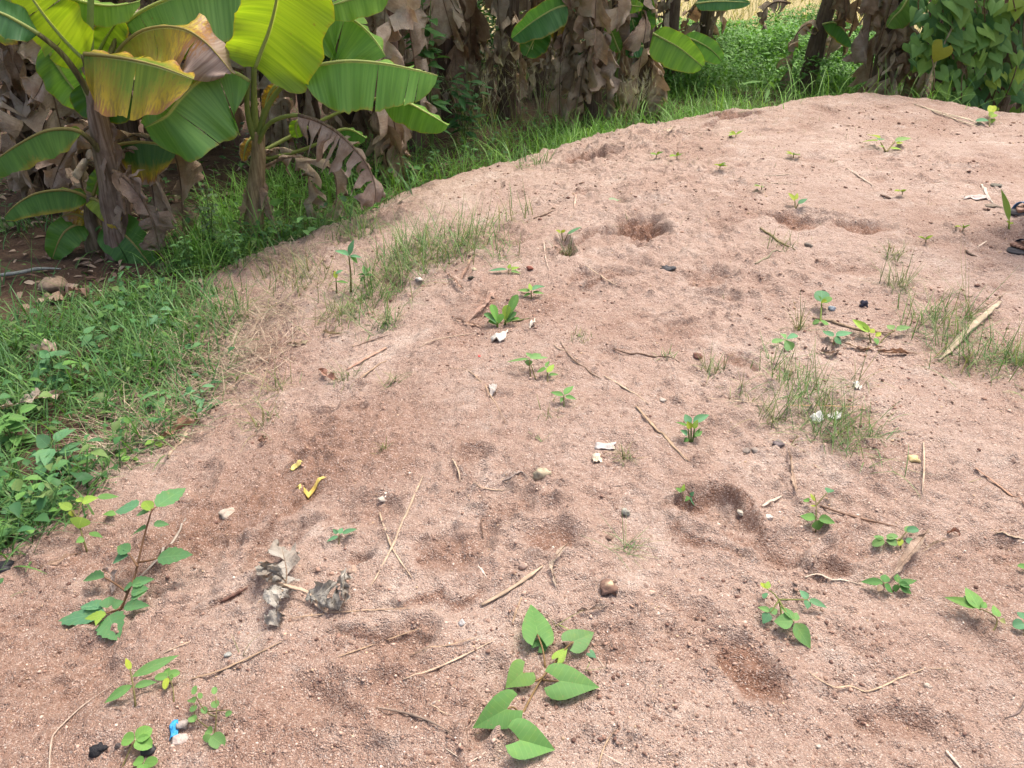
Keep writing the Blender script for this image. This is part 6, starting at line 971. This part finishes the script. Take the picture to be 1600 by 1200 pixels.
for s, f in ((1, f1), (-1, f2)):
    a = np.asarray(rel(f)); hx = a[0]; fy = a[1]; fz = a[2]
    ank = (hx+.20, fy, fz+.105, .036); kn = (hx*.5+.09, fy*.75, .50, .058); hip = (.0, s*.10, .88, .085)
    chains.append([(0, 0, .93, .13, .12), hip, kn, (hx*.8+.16, fy*.92, .28, .05), ank, (hx+.215, fy, fz+.055, .034), (hx+.15, fy, fz+.052, .034), (hx+.085, fy, fz+.04, .036, .026)])
    for q in range(5):                             # toes, the big toe on the inner side
        yo = fy-s*(.034-.017*q); ln = [.0, .004, .012, .022, .034][q]; r_ = [.0125, .0095, .009, .0085, .008][q]
        chains.append([(hx+.085, fy, fz+.04, .036, .026), (hx+.05+ln*.6, yo, fz+.033, r_), (hx+.022+ln, yo, fz+.030, r_), (hx+.006+ln, yo, fz+.026, r_*.9)])
    sh_ = (.01, s*.17, 1.38, .055); el = (.02, s*.22, 1.12, .042); wr = (-.06, s*.24, .90, .028); pm = (-.075, s*.24, .83, .034, .018)
    chains.append([(.01, 0, 1.40, .09, .15), sh_, el, wr, pm])
    for q in range(4): chains.append([pm, (-.10+.018*q, s*.242, .785, .0095), (-.102+.018*q, s*.236, .755, .009), (-.096+.018*q, s*.226, .73-.006*(q == 0)-.004*(q == 3), .008)])
    chains.append([pm, (-.105, s*.235, .82, .011), (-.118, s*.225, .79, .010), (-.118, s*.218, .77, .009)])
body = skin_mesh('body', chains, M_SKIN, pe, (.27, .15, .10), 2)
for nm, ch, cl_ in [('trousers', [[(0, 0, 1.0, .15, .15), (0, 0, .93, .15, .155), (.0, s*.10, .86, .10), (np.asarray(rel(f))[0]*.5+.09, np.asarray(rel(f))[1]*.75, .50, .082), (np.asarray(rel(f))[0]*.85+.17, np.asarray(rel(f))[1]*.94, .24, .08)] for s, f in ((1, f1), (-1, f2))], (.05, .055, .08)),
                    ('shirt', [[(0, 0, .86, .165, .175), (0, 0, .95, .16, .17), (0, 0, 1.06, .14, .15), (.01, 0, 1.25, .14, .17), (.01, 0, 1.40, .10, .165), (0, 0, 1.46, .07)]]+[[(.01, 0, 1.40, .10, .165), (.01, s*.175, 1.375, .07), (.017, s*.205, 1.2, .062)] for s in (1, -1)], (.32, .32, .34)),
                    ('hair', [[(.02, 0, 1.76, .075, .07), (.04, 0, 1.68, .075, .075), (.04, 0, 1.62, .05)]], (.012, .01, .01))]: skin_mesh(nm, ch, M_CLOTH, pe, cl_, 2)
for s in (1, -1): V, F = tube(spline([pc+arr(-.01, s*.082, 1.69), pc+arr(.005, s*.095, 1.66), pc+arr(-.005, s*.085, 1.62)], 6), [.012, .016, .010, .010, .009, .006], 6); mk('ear', V, F, M_SKIN, pe, np.tile(arr(.27, .15, .10), (len(V), 1)))
V, F = tube(spline([pc+arr(-.095, 0, 1.68), pc+arr(-.118, 0, 1.645), pc+arr(-.10, 0, 1.635)], 6), [.007, .010, .012, .014, .014, .010], 6); mk('nose', V, F, M_SKIN, pe, np.tile(arr(.27, .15, .10), (len(V), 1)))
for s in (1, -1): V, F = tube([pc+arr(-.096, s*.034-.012, 1.685), pc+arr(-.1, s*.034, 1.686), pc+arr(-.096, s*.034+.012, 1.685)], [.004, .008, .004], 6); mk('eye', V, F, M_MISC, pe, np.tile(arr(.5, .48, .45), (len(V), 1)))
V, F = tube([pc+arr(-.095, -.025, 1.605), pc+arr(-.108, 0, 1.606), pc+arr(-.095, .025, 1.605)], [.004, .008, .004], 6); mk('mouth', V, F, M_SKIN, pe, np.tile(arr(.2, .08, .06), (len(V), 1)))
for (s, f, lab, c) in ((1, f1, 'strapped sandal with broad blue straps, farther from the camera', (.09, .20, .38)), (-1, f2, 'strapped sandal with dark straps and grey sole, nearer the camera', (.03, .03, .045))):
    t = thing('sandal', lab, 'sandal', f); n = 22; out = []
    for i in range(n): a = 2*PI*i/n; cx = math.cos(a); out.append((.125-.145*cx, (.046+.008*max(0, cx))*math.sin(a)))
    V = [(f[0]+x, f[1]+y, f[2]+z) for z in (-.006, .004, .010, .018) for x, y in out]; F = [(l*n+i, l*n+(i+1) % n, (l+1)*n+(i+1) % n, (l+1)*n+i) for l in range(3) for i in range(n)]+[tuple(range(n))[::-1], tuple(3*n+i for i in range(n))]
    mk('sole', V, F, M_CLOTH, t, np.repeat([(.06, .055, .055), (.06, .055, .055), (.22, .21, .2), (.09, .085, .085)], n, 0), smooth=False)
    for xo, tw, ht in ((.055, .02, .068), (.085, -.012, .078), (.19, 0., .12)):
        w_ = .022 if ht < .1 else .014; arch = [(f[0]+xo+tw*k/4, f[1]+.052*math.cos(PI*(k+4)/8)*1.0, f[2]+.012+(ht-.012)*math.sin(PI*(k+4)/8)) for k in range(-4, 5)]
        A = np.array(arch); V = np.concatenate([A-arr(w_/2, 0, 0), A+arr(w_/2, 0, 0)]); F = [(i, i+1, 10+i, 9+i) for i in range(8)]; so_ = mk('strap', V, F, M_CLOTH, t, np.tile(arr(*c), (len(V), 1))); md = so_.modifiers.new('t', 'SOLIDIFY'); md.thickness = .004
# ------------------------------------------------------------------ tidy
for o in SC.objects:
    if '_o' in o: del o['_o']
